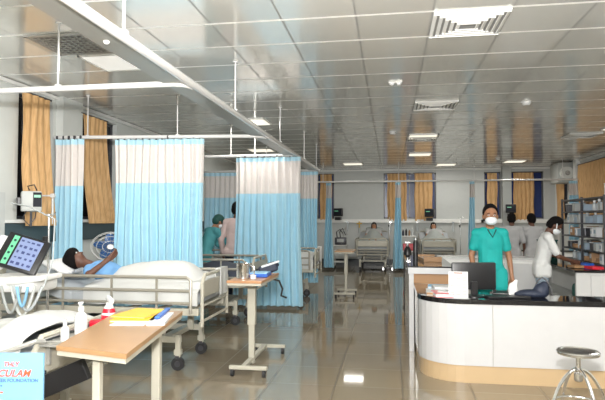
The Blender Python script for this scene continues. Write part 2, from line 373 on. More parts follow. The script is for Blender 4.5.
# ------------------------------------------------------------------ ceiling fittings
def lamp(x, y, label, m='lamp_diffuser', d=.56):
    o = empty('ceiling_light', (x, y, ZC), 0, label, 'ceiling light', 'recessed ceiling lights')
    mb = MB()
    for sx, sy, w_, h_ in ((0, d/2-.01, d, .02), (0, -d/2+.01, d, .02), (d/2-.01, 0, .02, d), (-d/2+.01, 0, .02, d)): mb.box((sx, sy, -.01), (w_, h_, .018))
    mb.build('frame', 'white_paint', o)
    MB().box((0, 0, -.008), (d-.05, d-.05, .01)).build('diffuser', m, o)
    return o
LL = ['square ceiling light beside the near grille, left of the long rail', 'lit yellowish ceiling light above the third bay rail',
      'small ceiling light above the bed on the back wall', 'far right lit ceiling light near the grey pillar', 'far ceiling light above the middle back window',
      'ceiling light between the round detector and the back window']
for i, (x, y) in enumerate(LAMPS):
    lamp(x, y, LL[i] if i < 6 else 'recessed ceiling light number near the viewer'.replace(' number', ''), 'lamp_cool' if i == 0 else 'lamp_diffuser') if i < 6 else tag(lamp(x, y, 'recessed square light in the metal ceiling outside the view'), group='lights out of view')
def diffuser(x, y, label, d=.58, m='white_paint'):
    o = empty('ceiling_vent', (x, y, ZC), 0, label, 'air vent', 'ceiling air vents')
    MB().box((0, 0, -.004), (d, d, .006)).build('backing', 'vent_dark', o)
    for k in range(5):
        s = d/2-.012-k*.05; mb = MB(); z = -.016-k*.003
        if s < .03: break
        for a in range(4):
            c, sn = math.cos(a*PI/2), math.sin(a*PI/2)
            mb.box((c*s, sn*s, z), (.03 if a % 2 == 0 else 2*s+.03, 2*s+.03 if a % 2 == 0 else .03, .008), ((0, -.5*c, 0) if a % 2 == 0 else (.5*sn, 0, 0)))
        mb.build('louvre_ring' if k else 'frame', m, o)
    return o
diffuser(.64, 4.64, 'large square air diffuser nearest the viewer, above the desk')
diffuser(.64, 7.94, 'square air diffuser second from the viewer above the ward aisle')
diffuser(3.64, 11.24, 'small square air diffuser at the right above the pillar')
diffuser(.64, 11.24, 'square air diffuser third from the viewer above the ward aisle')
g = empty('ceiling_grille', (-2.9, 4.62, ZC), 0, 'patterned return air grille left of the long ward rail', 'air grille')
MB().box((0, 0, -.004), (.56, .56, .006)).build('backing', 'vent_dark', g)
mb = MB()
for k in range(9): mb.box((-.24+k*.06, 0, -.014), (.012, .52, .008)); mb.box((0, -.24+k*.06, -.014), (.52, .012, .008))
mb.build('lattice', 'grey_metal', g)
mb = MB()
for q in ((0, .27, .56, .03), (0, -.27, .56, .03), (.27, 0, .03, .56), (-.27, 0, .03, .56)): mb.box((q[0], q[1], -.012), (q[2], q[3], .014))
mb.build('frame', 'grey_metal', g)
def detector(x, y, label, r=.055):
    o = empty('smoke_detector', (x, y, ZC), 0, label, 'smoke detector', 'ceiling detectors')
    MB().lathe([(r*1.2, -.012), (r*1.25, 0)], seg=20).build('base', 'white_gloss', o, True)
    MB().lathe([(.01, -.05), (r*.7, -.048), (r, -.03), (r, -.012)], seg=20).build('dome', 'white_gloss', o, True)
detector(1.87, 7.95, 'round white smoke detector on the ceiling right of the second air diffuser')
detector(.06, 10.3, 'round white smoke detector above the middle of the aisle', .06)
detector(2.84, 15.2, 'tiny round detector on the far ceiling near the right lamp', .06)
o = empty('ceiling_sensor', (.07, 6.54, ZC), 0, 'small double-dome ceiling sensor above the aisle', 'sensor')
MB().box((0, 0, -.008), (.16, .07, .014), bev=.004).build('plate', 'white_paint', o)
for s in (-.04, .04): MB().ell((s, 0, -.02), (.028, .028, .022)).build('dome', 'white_gloss', o, True)

# ------------------------------------------------------------------ left wall fittings
n3 = text('bay_number', '3', .17, 'dark_steel', None, (XL+.004, 5.47, 2.16), (PI/2, 0, PI/2), .002); tag(n3, 'dark numeral 3 on the left wall', 'bay number')

# ------------------------------------------------------------------ hospital beds
def make_bed(label, L=2.12, W=.9, zt=.62, raise_head=0, rails=True, foot='bar', ft=.95):
    o = empty('hospital_bed', (0, 0, 0), 0, label, 'hospital bed', 'hospital beds')
    mb = MB()
    for s in (-1, 1): mb.box((L/2, s*(W/2-.03), zt-.05), (L-.06, .05, .07), bev=.008)
    for k in range(7): mb.box((.12+k*(L-.24)/6, 0, zt-.03), (.05, W-.08, .02))
    for s in (-1, 1): mb.box((L/2, s*(W/2-.12), .3), (L-.5, .05, .06)); 
    mb.build('bed_frame', 'cream_metal', o)
    for x in (.42, L-.42):
        mb = MB(); mb.box((x, 0, .3), (.08, W-.25, .05)); 
        for s in (-1, 1): mb.box((x+.06*s, s*.25, .44), (.06, .05, .3))
        mb.build('lift_frame', 'cream_metal', o)
    for x in (.27, L-.27):
        for s in (-1, 1):
            c = empty('caster', (x, s*(W/2-.1), 0)); c.parent = o
            c2 = MB().box((0, 0, .19), (.05, .05, .22), bev=.006).box((0, 0, .13), (.07, .055, .05)).build('leg', 'cream_metal', o); c2.location = (x, s*(W/2-.1), .05)
            MB().cyl((0, -.02, .065), (0, .02, .065), .065, seg=20).build('wheel', 'rubber', c, True)
            MB().cyl((0, -.026, .065), (0, .026, .065), .03, seg=14).box((0, 0, .13), (.04, .06, .03)).build('wheel_hub', 'dark_steel', c, True)
    if raise_head:
        a = rad(raise_head); h = .75
        m = MB().box((.8+(L-.86)/2, 0, zt+.07), (L-.86, W-.04, .12), bev=.03)
        m.box((.8-h/2*math.cos(a), 0, zt+.06+h/2*math.sin(a)), (h+.06, W-.04, .12), (0, a, 0), bev=.03)
    else: m = MB().box((L/2, 0, zt+.07), (L-.1, W-.04, .12), bev=.03)
    m.build('mattress', 'mattress_cloth', o, True)
    def board(x, nm, top):
        b_ = MB().tube([(x, -W/2+.03, .45), (x, -W/2+.03, top-.08), (x, -W/2+.1, top), (x, W/2-.1, top), (x, W/2-.03, top-.08), (x, W/2-.03, .45)], .018).build(nm, 'cream_metal', o, True)
        MB().box((x, 0, top-.14), (.02, W-.1, .16), bev=.006).build('panel', 'cream_metal', b_)
        MB().tube([(x, -W/2+.03, top-.3), (x, W/2-.03, top-.3)], .012).tube([(x, -W/2+.03, .5), (x, W/2-.03, .5)], .014).build('cross_bar', 'cream_metal', b_, True)
        if foot != 'bar': MB().box((x+.012, 0, .78), (.012, W-.3, .12)).build('label_plate', 'white_gloss', b_)
    board(.01, 'headboard', 1.12); board(L, 'footboard', ft)
    if rails:
        for s in (-1, 1):
            y = s*(W/2+.02); x0, x1 = .45, L-.1
            r = MB().tube([(x0, y, .58), (x0, y, .9), (x0+.04, y, .93), (x1-.04, y, .93), (x1, y, .9), (x1, y, .58)], .017).tube([(x0, y, .8), (x1, y, .8)], .016).tube([(x0, y, .68), (x1, y, .68)], .014)
            for x in (x0+.3, (x0+x1)/2, x1-.35): r.box((x, y, .74), (.022, .012, .36))
            r.build('side_rail', 'rail_metal', o, True)
    return o
def blanket(name, label, bed_loc, rz, x0, x1, W, z, m='sheet', drop=.15, bumps=(), cat='blanket', amp=.02, seed=0, n=34):
    rnd = random.Random(seed); ph = [rnd.random()*6 for _ in range(6)]
    def f(u, v):
        x = x0+(x1-x0)*u; t = (v-.5)*2; hw = W/2; tt = abs(t); s = math.copysign(1, t)
        tot = hw+drop; d = tt*tot
        if d < hw-.03: y = s*d; zz = z
        else:
            e = d-(hw-.03); y = s*(hw-.03+min(e, .04)*.7+.012*math.sin(x*17+ph[0])); zz = z-max(0, e-.01)
        zz += amp*(math.sin(7*x+3*y+ph[1])*.4+math.sin(15*x-9*y+ph[2])*.3+math.sin(23*y+11*x+ph[3])*.2+.3)*(1 if d < hw else .3)
        for bx, by, rx, ry, h in bumps: zz += h*math.exp(-((x-bx)/rx)**2-((y-by)/ry)**2)*(1 if d < hw else .4)
        return (x, y, zz)
    o = cloth(n, 26, f, .01).build(name, m, None, True); o.location = bed_loc; o.rotation_euler = (0, 0, rz)
    return tag(o, label, cat, 'bed linen')
def pillow(label, loc, rz=0, tilt=0, m='pillow_cloth', s=1):
    o = blob_obj('pillow', [('e', (0, 0, 0), (.16*s, .28*s, .06*s)), ('e', (.08*s, .17*s, 0), (.1*s, .13*s, .035*s)), ('e', (-.08*s, .17*s, 0), (.1*s, .13*s, .035*s)), ('e', (.08*s, -.17*s, 0), (.1*s, .13*s, .035*s)), ('e', (-.08*s, -.17*s, 0), (.1*s, .13*s, .035*s))], m, None, .02, 3)
    o.location = loc; o.rotation_euler = (0, tilt, rz); return tag(o, label, 'pillow', 'bed pillows')
# bed 2: the reclining patient
b2 = make_bed('hospital bed with the reclining patient in blue and lowered cream side rails', 2.2, .88, .64, raise_head=20)
b2.location = (-4.02, 5.6, 0)
blanket('blanket', 'white rumpled blanket over the reclining patient on the second bed', (-4.02, 5.6, 0), 0, .95, 2.16, .88, .80, drop=.13,
        bumps=[(1.3, 0, .42, .26, .2), (1.75, -.08, .3, .16, .12), (1.7, .12, .35, .14, .08), (1.92, 0, .2, .28, .13)], seed=3)
blanket('folded_sheet', 'folded white sheet heaped at the foot end of the second bed', (-4.02, 5.6, 0), 0, 1.85, 2.17, .7, .87, drop=.05, bumps=[(2.02, .1, .12, .2, .06)], cat='sheet', seed=5, n=12)
pillow('white pillow behind the head of the reclining patient', (-3.5, 5.58, .99), 0, rad(22))
# bed 1: nearest bed, only its foot end shows
b1 = make_bed('nearest hospital bed at the left edge, white sheet hanging over its foot', 2.12, .88, .56, rails=False, ft=.8)
b1.location = (-4.17, 3.35, 0)
bp_ = MB().box((2.34, -.45, .6), (.3, .04, .12), (0, rad(-24), 0), bev=.004).box((2.15, -.43, .62), (.12, .02, .02)).build('battery_pack', 'black', b1)
MB().box((2.19, -.475, .56), (.012, .012, .22), (0, rad(-25), 0)).build('edge_bar', 'cream_metal', bp_)
MB().tube([(1.5, -.5, .62), (1.8, -.52, .68), (2.05, -.52, .76), (2.16, -.45, .8), (2.18, -.4, .79)], .014).tube([(1.6, -.5, .58), (1.9, -.5, .62), (2.12, -.5, .7)], .012).build('foot_rail', 'grey_metal', b1, True)
MB().box((2.23, -.02, .763), (.17, .76, .014), bev=.003).tube([(2.15, -.4, .79), (2.31, -.4, .79), (2.31, .36, .79), (2.15, .36, .79), (2.15, -.4, .79)], .004).box((2.14, -.3, .7), (.03, .02, .14)).box((2.14, .2, .7), (.03, .02, .14)).build('foot_tray', 'grey_metal', b1)
blanket('blanket', 'off-white sheet spread over the nearest bed', (-4.17, 3.35, 0), 0, .9, 2.05, .9, .74, drop=.14, bumps=[(1.9, 0, .2, .5, .14), (1.5, .1, .2, .2, .05), (1.95, -.25, .1, .2, .04)], seed=9)
# bed 3
b3 = make_bed('hospital bed hidden between the wide and the third bay curtains'); b3.location = (-4.02, 7.95, 0)
blanket('blanket', 'dark blue blanket on the bed behind the steel jug', (-4.02, 7.95, 0), 0, 1.0, 2.16, .9, .78, 'navy', .2, bumps=[(1.5, 0, .3, .2, .1)], seed=11)
bx = empty('carton', (-2.95, 7.75, .82), .2, 'small orange carton lying on the bed between the curtains', 'box'); MB().box((0, 0, .11), (.22, .16, .22), bev=.004).build('carton_body', 'orange_box', bx); MB().box((0, 0, .224), (.23, .17, .012), bev=.003).build('lid', 'card_brown', bx)
# bed 4
b4 = make_bed('hospital bed just past the third bay curtain, its white foot showing', 2.5, .9, .62); b4.location = (-3.84, 10.3, 0)
blanket('blanket', 'pale blanket on the bed the two bending people attend', (-3.84, 10.3, 0), 0, .95, 2.46, .9, .80, 'sheet', .2, bumps=[(2.2, 0, .3, .3, .1)], seed=12)
# back wall beds
def back_bed(x, label, bl, ml, pl, seed):
    b_ = make_bed(label, 2.1, .92, .6, 30); b_.location = (x, 17.75, 0); b_.rotation_euler = (0, 0, -PI/2)
    blanket('blanket', bl, (x, 17.75, 0), -PI/2, .45, 2.05, .96, .84, ml, .25, bumps=[(.7, 0, .5, .3, .34), (1.6, 0, .4, .22, .1)], seed=seed)
    pillow(pl, (x, 17.47, 1.17), -PI/2, rad(30), 'sheet_grey', .9)
back_bed(-.5, 'hospital bed against the back wall, left of the middle window', 'grey-white blanket over the patient on the left back wall bed', 'sheet_grey', 'pillow of the left back wall bed', 21)
back_bed(1.32, 'hospital bed against the back wall, right of the small white trolley', 'grey blanket over the patient on the right back wall bed', 'sheet_grey', 'pillow of the right back wall bed', 22)

# ------------------------------------------------------------------ people
def rotx(p, piv, a):
    v = Vector(p)-Vector(piv); return Vector(piv)+Matrix.Rotation(a, 3, 'X') @ v
def hand(wr, tip_dir, palm_n, thumb_side, s=1.0, curl=.5, vox=.0042):
    """palm + five fingers. wr wrist point, tip_dir towards fingers, palm_n out of the palm"""
    d = Vector(tip_dir).normalized(); n = Vector(palm_n); n = (n-d*n.dot(d)).normalized(); t = d.cross(n)*thumb_side
    wr = Vector(wr); P_ = lambda a, b_, c: wr+(d*a+t*b_+n*c)*s
    pr = [('c', P_(-.02, 0, 0), P_(.03, 0, 0), .026*s, .026*s)]
    for k in range(4): pr.append(('c', P_(.02, -.018+k*.014, 0), P_(.085, -.03+k*.021, 0), .016*s, .0115*s))
    for k, l in enumerate((.060, .074, .080, .072)):
        b0 = P_(.088, -.03+k*.021, 0); a1 = curl*.6; a2 = curl*1.5
        d1 = d*math.cos(a1)+n*math.sin(a1); d2 = d*math.cos(a2)+n*math.sin(a2); d3 = d*math.cos(a2*1.4)+n*math.sin(a2*1.4)
        j1 = b0+d1*l*.45*s; j2 = j1+d2*l*.3*s; j3 = j2+d3*l*.25*s
        pr += [('c', b0, j1, .0095*s, .0085*s), ('c', j1, j2, .0085*s, .0078*s), ('c', j2, j3, .0078*s, .0068*s)]
    b0 = P_(.02, .026, .006); j1 = P_(.05, .052, .018); j2 = P_(.078, .06, .03); j3 = P_(.096, .06, .04)
    pr += [('c', b0, j1, .014*s, .011*s), ('c', j1, j2, .011*s, .0095*s), ('c', j2, j3, .0095*s, .008*s)]
    return blob(pr, vox*s, 1)
def person(label, loc, rz, top, bottom, skin='skin_brown', scale=1.0, bend_=0, head_tilt=0, head_turn=0, LA=None, RA=None, mask=True,
           sleeve=.55, hem=.72, cap=None, hair='short', hands=True, vox=.0105, glasses=False, straps=False, collar=None, slim=1.0, hs=1.1):
    o = empty('person', loc, rz, label, 'person'); o.scale = (scale,)*3
    piv = (0, 0, .95); a = rad(bend_)
    U = lambda p: rotx(p, piv, a)
    neck0 = U((0, .01, 1.36)); neck1 = U((0, -.005, 1.455)); ha = a*.6+rad(head_tilt)
    hc = neck1+Matrix.Rotation(ha, 3, 'X') @ Vector((0, -.018, .105))
    HM = Matrix.Translation(hc) @ Matrix.Rotation(ha, 4, 'X') @ Matrix.Rotation(rad(head_turn), 4, 'Z')
    he0 = HM.to_euler(); HM = HM @ Matrix.Scale(hs, 4)
    Hh = lambda x, y, z: HM @ Vector((x, y, z)); he = he0
    HS = lambda L_: [(p[0], p[1], tuple(c*hs for c in p[2]), p[3]) if (p[0] == 'e' and len(p) > 3 and p[3] is he) else p for p in L_]
    sw = .165*min(1, slim)
    sh = {1: U((sw, .01, 1.35)), -1: U((-sw, .01, 1.35))}
    arms = {1: LA or [(.24, .02, 1.06), (.25, -.08, .83)], -1: RA or [(-.24, .02, 1.06), (-.25, -.08, .83)]}
    torso = lambda g: [('e', U((0, .0, 1.24)), ((.158+g)*slim, .105+g, .17+g), (a, 0, 0)), ('c', sh[1], sh[-1], .052+g, .052+g), ('e', U((0, 0, 1.06)), ((.135+g)*slim, .095+g, .15+g), (a, 0, 0)),
                       ('e', U((0, 0, .93)), ((.158+g)*slim, .112+g, .12+g), (a*.4, 0, 0)), ('c', U((-.08, .01, 1.36)), U((.08, .01, 1.36)), .06+g*.6, .06+g*.6)]
    legs = lambda g: sum([[('c', (s*.085, 0, .88), (s*.095, -.005, .5), .083+g, .056+g), ('c', (s*.095, -.005, .5), (s*.1, .015, .1), .054+g, .038+g)] for s in (1, -1)], [])
    body = torso(0)+legs(0)+[('c', neck0, neck1, .055, .05),
        ('e', Hh(0, .008, .02), (.074, .09, .1), he), ('e', Hh(0, -.02, -.05), (.055, .065, .062), he), ('e', Hh(0, -.045, -.085), (.028, .03, .022), he),
        ('c', Hh(0, -.082, .012), Hh(0, -.103, -.022), .008, .013), ('e', Hh(0, -.083, -.055), (.024, .012, .008), he),
        ('e', Hh(.076, .01, -.005), (.01, .02, .03), he), ('e', Hh(-.076, .01, -.005), (.01, .02, .03), he), ('c', Hh(-.035, -.078, .03), Hh(.035, -.078, .03), .012, .012)]
    for s in (1, -1):
        el, wr = Vector(arms[s][0]), Vector(arms[s][1])
        body += [('c', sh[s], el, .047, .036), ('c', el, wr, .036, .024)]
        body += [('c', (s*.1, .03, .045), (s*.115, -.12, .035), .04, .036)]
    ex = []
    if hands:
        for s in (1, -1):
            el, wr = Vector(arms[s][0]), Vector(arms[s][1]); d = (wr-el).normalized()
            ex.append(hand(wr+d*.01, d, Vector((-s, -.2, -.1)), 1 if s > 0 else -1, 1.0, .45))
    blob_obj('body', HS(body), skin, o, vox, 2, ex)
    # clothes
    t = torso(.016)
    t.append(('b', U((0, 0, 1.12)), (.3*slim, .21, .42), (a, 0, 0), .08))
    if hem < .9: t += [('c', (0-.06, 0, .9), (-.07, 0, hem+.1), .115, .12), ('c', (.06, 0, .9), (.07, 0, hem+.1), .115, .12), ('b', (0, 0, (hem+.95)/2), (.375, .25, .95-hem), (0, 0, 0), .06)]
    for s in (1, -1):
        el, wr = Vector(arms[s][0]), Vector(arms[s][1])
        if sleeve <= 1: t.append(('c', sh[s], sh[s].lerp(el, sleeve), .06, .058))
        else: t += [('c', sh[s], el, .062, .052), ('c', el, el.lerp(wr, sleeve-1), .052, .042)]
    tp = blob_obj('shirt', t, top, o, vox, 3)
    if collar: MB().tube([U((-.05, -.09, 1.4)), U((0, -.125, 1.31)), U((.05, -.09, 1.4))], .008).build('collar', collar, tp, True)
    blob_obj('trousers', legs(.014)+[('e', (0, 0, .88), (.15, .105, .1))], bottom, o, vox, 2)
    for s in (1, -1): blob_obj('shoe', [('c', (s*.1, .03, .05), (s*.117, -.13, .045), .05, .044), ('b', (s*.108, -.05, .014), (.09, .27, .028), (0, 0, s*.1), .012)], 'black', o, .008, 1)
    if hair:
        hp = [('e', Hh(0, .012, .04), (.084, .103, .1), he)]
        if hair == 'short': hp.append(('e', Hh(0, .05, 0), (.077, .067, .088), he))
        hm = MB()
        me = blob(HS(hp), .007, 2); bm = bmesh.new(); bm.from_mesh(me)
        inv = HM.inverted()   # carve the face opening: keep what lies above the hairline
        kill = []
        for v in bm.verts:
            q = inv @ v.co
            if (q.y < -.035 and q.z < .056) or (q.y < 0 and q.z < .056-(q.y+.035)*2.2) or q.z < -.07: kill.append(v)
        bmesh.ops.delete(bm, geom=kill, context='VERTS')
        ed = [e for e in bm.edges if e.is_boundary]
        if ed: bmesh.ops.holes_fill(bm, edges=ed)
        bm.to_mesh(me); bm.free(); me.materials.clear(); me.materials.append(MATS['hair']); me.polygons.foreach_set('use_smooth', [True]*len(me.polygons))
        ho = bpy.data.objects.new('hair', me); COL.objects.link(ho); ho.parent = o
    for s in (1, -1):
        e = MB().ell(Hh(s*.03, -.078, .012), (.013, .008, .008), he).build('eye', 'eye_white', o, True)
        MB().ell(Hh(s*.03, -.085, .012), (.006, .004, .006), he).build('pupil', 'hair', e, True)
        MB().box(Hh(s*.031, -.09, .034), (.032, .006, .007), he).build('eyebrow', 'hair', o)
    if mask:
        blob_obj('mask', HS([('e', Hh(0, -.045, -.048), (.064, .062, .05), he), ('c', Hh(0, -.092, -.022), Hh(0, -.096, -.065), .022, .018)]), 'mask', o, .007, 2)
    if straps:
        pts = [Hh(.085*math.cos(t_), -.03+.09*math.sin(t_), -.02+.128*math.sin(t_)) for t_ in [i*PI/12 for i in range(13)]]
        MB().tube(pts, .008).build('mask_band', 'mask', o, True)
    if cap: blob_obj('cap', HS([('e', Hh(0, .015, .04), (.09, .102, .09), he), ('e', Hh(0, .045, .0), (.08, .075, .08), he)]), cap, o, .008, 2)
    return o
person('man in teal scrubs and white face mask standing behind the desk', (1.17, 6.8, 0), rad(4), 'teal_scrub', 'teal_scrub', 'skin_brown', .985, 0, 2, -4,
       LA=[(.225, .02, 1.07), (.24, -.03, .83)], RA=[(-.215, .03, 1.08), (-.2, -.1, .86)], sleeve=.6, hem=.66, vox=.009, collar='dark_green', slim=.93)
person('man in white shirt and mask straps bending over the right counter', (2.13, 8.3, 0), rad(84), 'white_shirt', 'light_jeans', 'skin_dark', .93, 12, 34, 0,
       LA=[(.22, -.2, 1.06), (.14, -.42, .98)], RA=[(-.22, -.2, 1.06), (-.1, -.42, .98)], sleeve=.8, hem=.72, slim=1.12, vox=.010, straps=True)
person('left of the two people in grey scrubs with their backs turned', (2.5, 12.0, 0), rad(170), 'grey_scrub', 'light_jeans', 'skin_dark', .96, 4, 8, 0,
       sleeve=.9, hem=.62, vox=.012, mask=False)
person('right of the two people in grey scrubs, nearer the blue window gap', (2.92, 12.0, 0), rad(188), 'grey_scrub', 'light_jeans', 'skin_dark', .955, 6, 8, 0,
       sleeve=.9, hem=.62, vox=.012, mask=False, LA=[(.26, -.1, 1.08), (.2, -.3, .98)])
person('person in teal gown and dark green cap bending beside the curtained bed', (-3.3, 9.5, 0), rad(138), 'dull_teal', 'dull_teal', 'skin_brown', .98, 26, 18, 0,
       LA=[(.2, -.4, 1.05), (.12, -.6, .95)], RA=[(-.2, -.4, 1.05), (-.12, -.6, .95)], sleeve=1.9, hem=.4, vox=.012, cap='dark_green', hair=None)
person('dark haired man in pale pink shirt half hidden by the third bay curtain', (-2.74, 9.55, 0), rad(175), 'pink_shirt', 'navy', 'skin_dark', 1.07, 6, 6, 0,
       sleeve=1.9, hem=.78, vox=.012, mask=False)
# reclining patient on bed 2 (world coordinates, head to the left)
def recliner(name, label, loc, rz, head, hips, knees, feet, shirt='sky_blue', skin='skin_dark', arm=None, vox=.011, facedir=None):
    o = empty(name, loc, rz, label, 'person')
    H, P0, K, Fv = Vector(head), Vector(hips), Vector(knees), Vector(feet)
    ax = (P0-H).normalized(); ch = H+ax*.38; nk = H+ax*.13
    side = Vector((0, 1, 0)); q = ax.to_track_quat('X', 'Z').to_euler(); upv = ax.cross(side)*-1
    if upv.z < 0: upv = -upv
    body = [('e', H, (.11, .078, .088), q), ('e', H+ax*.055+upv*.0, (.06, .055, .06), q), ('c', H+ax*.06, nk+ax*.08, .05, .055), ('e', ch, (.2, .17, .105), q), ('e', ch.lerp(P0, .55), (.18, .14, .095), q), ('e', P0, (.14, .165, .11), q),
            ('c', ch-ax*.12+side*.17, ch-ax*.12-side*.17, .055, .055), ('c', H+upv*.085-ax*.0, H+upv*.1+ax*.03, .01, .013)]
    for s in (1, -1):
        o_ = side*s*.09; body += [('c', P0+o_, K+o_, .085, .058), ('c', K+o_, Fv+o_, .055, .038), ('c', Fv+o_, Fv+o_+Vector((.04, 0, .13)), .036, .03)]
    ex = []
    sleeves = []
    for s in (1, -1):
        shd = ch-ax*.12+side*s*.18
        if s == -1 and arm: el, wr = Vector(arm[0]), Vector(arm[1])
        else: el = shd+ax*.28+side*s*.06; wr = el+ax*.22-side*s*.08+Vector((0, 0, .05))
        body += [('c', shd, el, .046, .036), ('c', el, wr, .036, .024)]; d = (wr-el).normalized()
        ex.append(hand(wr+d*.01, d, Vector((0, s*-.5, -1)) if not (s == -1 and arm) else Vector((-1, 0, 0)), s, 1, .6))
        sleeves.append(('c', shd, shd.lerp(el, .5), .062, .058))
    blob_obj('body', body, skin, o, vox, 2, ex)
    blob_obj('gown', [('e', ch, (.215, .185, .12), q), ('e', ch.lerp(P0, .55), (.2, .155, .11), q), ('e', P0, (.16, .18, .12), q), ('c', ch-ax*.12+side*.17, ch-ax*.12-side*.17, .067, .067)]+sleeves, shirt, o, vox, 3)
    blob_obj('hair', [('e', H-ax*.035-upv*.02, (.112, .094, .1), q), ('e', H-ax*.065+upv*.025, (.075, .085, .09), q)], 'hair', o, .008, 2)
    for s in (1, -1):
        MB().ell(H+upv*.082+side*s*.03-ax*.012, (.009, .013, .009), q).build('eye', 'eye_white', o, True)
    return o
recliner('person', 'dark haired patient in blue gown reclining with a raised forearm on the second bed', (0, 0, 0), 0, (-3.36, 5.52, 1.06), (-2.75, 5.6, .82), (-2.4, 5.6, .82), (-2.12, 5.6, .78), shirt='gown_blue',
         arm=[(-3.05, 5.24, .93), (-2.92, 5.36, 1.07)])
for x, lab in ((-.5, 'dark haired patient lying in the left back wall bed'), (1.32, 'dark haired patient lying in the right back wall bed')):
    recliner('person', lab, (x, 17.75, 0), -PI/2, (.36, 0, 1.27), (1.0, 0, .86), (1.4, 0, .80), (1.8, 0, .78), 'grey_scrub', 'skin_brown', vox=.014)

# ------------------------------------------------------------------ overbed tables
def overbed(label, loc, rz, top_c, top_d, colx, H, base, mtop='wood_laminate', post=.08):
    """top_c centre xy, top_d size xy, colx post xy, base = (x0,x1,y0,y1) two legs running along x"""
    o = empty('overbed_table', loc, rz, label, 'overbed table', 'wheeled overbed tables')
    t = MB().box((top_c[0], top_c[1], H-.012), (top_d[0], top_d[1], .024), bev=.004).build('table_top', mtop, o)
    MB().box((top_c[0], top_c[1], H-.036), (top_d[0]-.008, top_d[1]-.008, .022), bev=.003).build('edge_frame', 'cream_metal', t)
    MB().box((*colx, H*.72), (post, post*.8, H*.5), bev=.006).build('upper_post', 'cream_metal', o)
    MB().box((*colx, H*.33), (post*.75, post*.6, H*.56), bev=.006).build('lower_post', 'cream_metal', o)
    x0, x1, y0, y1 = base
    for y in (y0, y1): MB().box(((x0+x1)/2, y, .085), (x1-x0, .045, .035), bev=.006).build('foot_bar', 'cream_metal', o)
    MB().box((colx[0], (y0+y1)/2, .09), (.05, y1-y0, .035), bev=.006).build('cross_bar', 'cream_metal', o)
    for x in (x0+.03, x1-.03):
        for y in (y0, y1):
            c = MB().cyl((x-.014, y, .034), (x+.014, y, .034), .034, seg=16).build('caster', 'rubber', o, True)
            MB().box((x, y, .062), (.034, .03, .02)).build('caster_fork', 'dark_steel', c)
    return o
# near table: long worn laminate top
t1 = empty('work_table', (-1.57, 3.12, 0), 0, 'long narrow beige laminate table in the left foreground holding yellow folders', 'table')
poly = [(-.13, -.5), (.31, -.61), (.115, .62), (-.335, .56)]
tt = MB().prism(poly, .825, .85).build('table_top', 'beige_laminate', t1)
MB().prism([(x*.985, y*.99) for x, y in poly], .80, .825).build('edge_frame', 'cream_metal', tt)
MB().box((.085, -.47, .42), (.042, .042, .77), bev=.006).build('leg', 'cream_metal', t1)
MB().box((.065, .3, .42), (.055, .055, .77), (0, 0, .1), bev=.006).build('leg', 'cream_metal', t1)
MB().box((.1, -.03, .06), (.06, .9, .04), bev=.006).box((-.05, -.42, .06), (.4, .05, .04)).box((-.05, .4, .06), (.4, .05, .04)).build('base_frame', 'cream_metal', t1)
for x, y in ((-.22, -.42), (.13, -.42), (-.22, .4), (.13, .4)): MB().cyl((x-.012, y, .022), (x+.012, y, .022), .022, seg=14).build('caster', 'rubber', t1, True)
overbed('cream wheeled overbed table with steel jug in front of the third bay curtain', (-1.36, 5.45, 0), 0, (-.0, .0), (.34, .82), (-.03, .02), .92, (-.17, .2, -.3, .62))
overbed('wheeled overbed table far down the aisle near the back wall beds', (-.86, 10.75, 0), 0, (0, 0), (.36, .7), (0, .1), .9, (-.2, .2, -.25, .35), 'beige_laminate', .07)

# folders and papers on the near table
def slab(name, label, cat, loc, d, rz, m, group=None, pages=None, parts=True):
    o = empty(name, loc, rz, label, cat, group)
    MB().box((0, 0, .0015), (d[0], d[1], .003)).build('cover', m, o)
    MB().box((0, 0, d[2]/2), (d[0]*.97, d[1]*.97, d[2]-.006)).build('pages', pages or 'paper', o)
    MB().box((0, 0, d[2]-.0015), (d[0], d[1], .003)).build('cover', m, o)
    return o
slab('file_folder', 'large yellow file folder on the near beige table', 'folder', (-1.64, 3.45, .85), (.27, .36, .014), rad(8), 'yellow_card', 'files on the near table')
slab('file_folder', 'yellow file folder on top of the stack, turned slightly', 'folder', (-1.66, 3.5, .865), (.24, .33, .01), rad(-4), 'yellow_card', 'files on the near table')
slab('file_folder', 'white paper file with blue spine beside the yellow folders', 'folder', (-1.47, 3.4, .85), (.11, .4, .014), rad(14), 'paper', 'files on the near table')
b = MB().box((-1.5, 3.5, .874), (.035, .36, .018), (0, 0, rad(12)), bev=.006).build('blue_binder_spine', 'blue_plastic'); b.name = 'slide_binder'; tag(b, 'slim blue binder lying along the edge of the file stack', 'binder')
b = MB().box((0, 0, .002), (.21, .09, .004)).build('paper_slip', 'paper'); b.location = (-1.6, 3.22, .85); b.rotation_euler = (0, 0, rad(6)); tag(b, 'white paper slip in front of the yellow folders', 'paper')

# bottles on the foot tray of the nearest bed
def pump_bottle(label, loc, s=1, body='white_gloss', lab='paper'):
    o = empty('pump_bottle', loc, .4, label, 'bottle')
    MB().lathe([(.036*s, 0), (.04*s, .006), (.04*s, .11*s), (.034*s, .13*s), (.016*s, .145*s), (.016*s, .155*s)]).build('bottle_body', body, o, True)
    MB().lathe([(.0405*s, .03), (.0405*s, .09*s)]).build('label_band', lab, o, True)
    MB().lathe([(.018*s, .15*s), (.02*s, .155*s), (.018*s, .18*s), (.006*s, .185*s), (.006*s, .2*s)]).box((0, -.012*s, .205*s), (.03*s, .05*s, .014*s), bev=.003).tube([(0, -.03*s, .205*s), (0, -.05*s, .203*s), (0, -.055*s, .192*s)], .005*s).build('pump', 'white_gloss', o, True)
    return o
pump_bottle('white hand rub pump bottle nearest the table edge', (-1.94, 3.25, .77), .98)
pump_bottle('small white pump bottle left of the taller one on the bed tray', (-1.93, 3.06, .77), .62, lab='white_gloss')
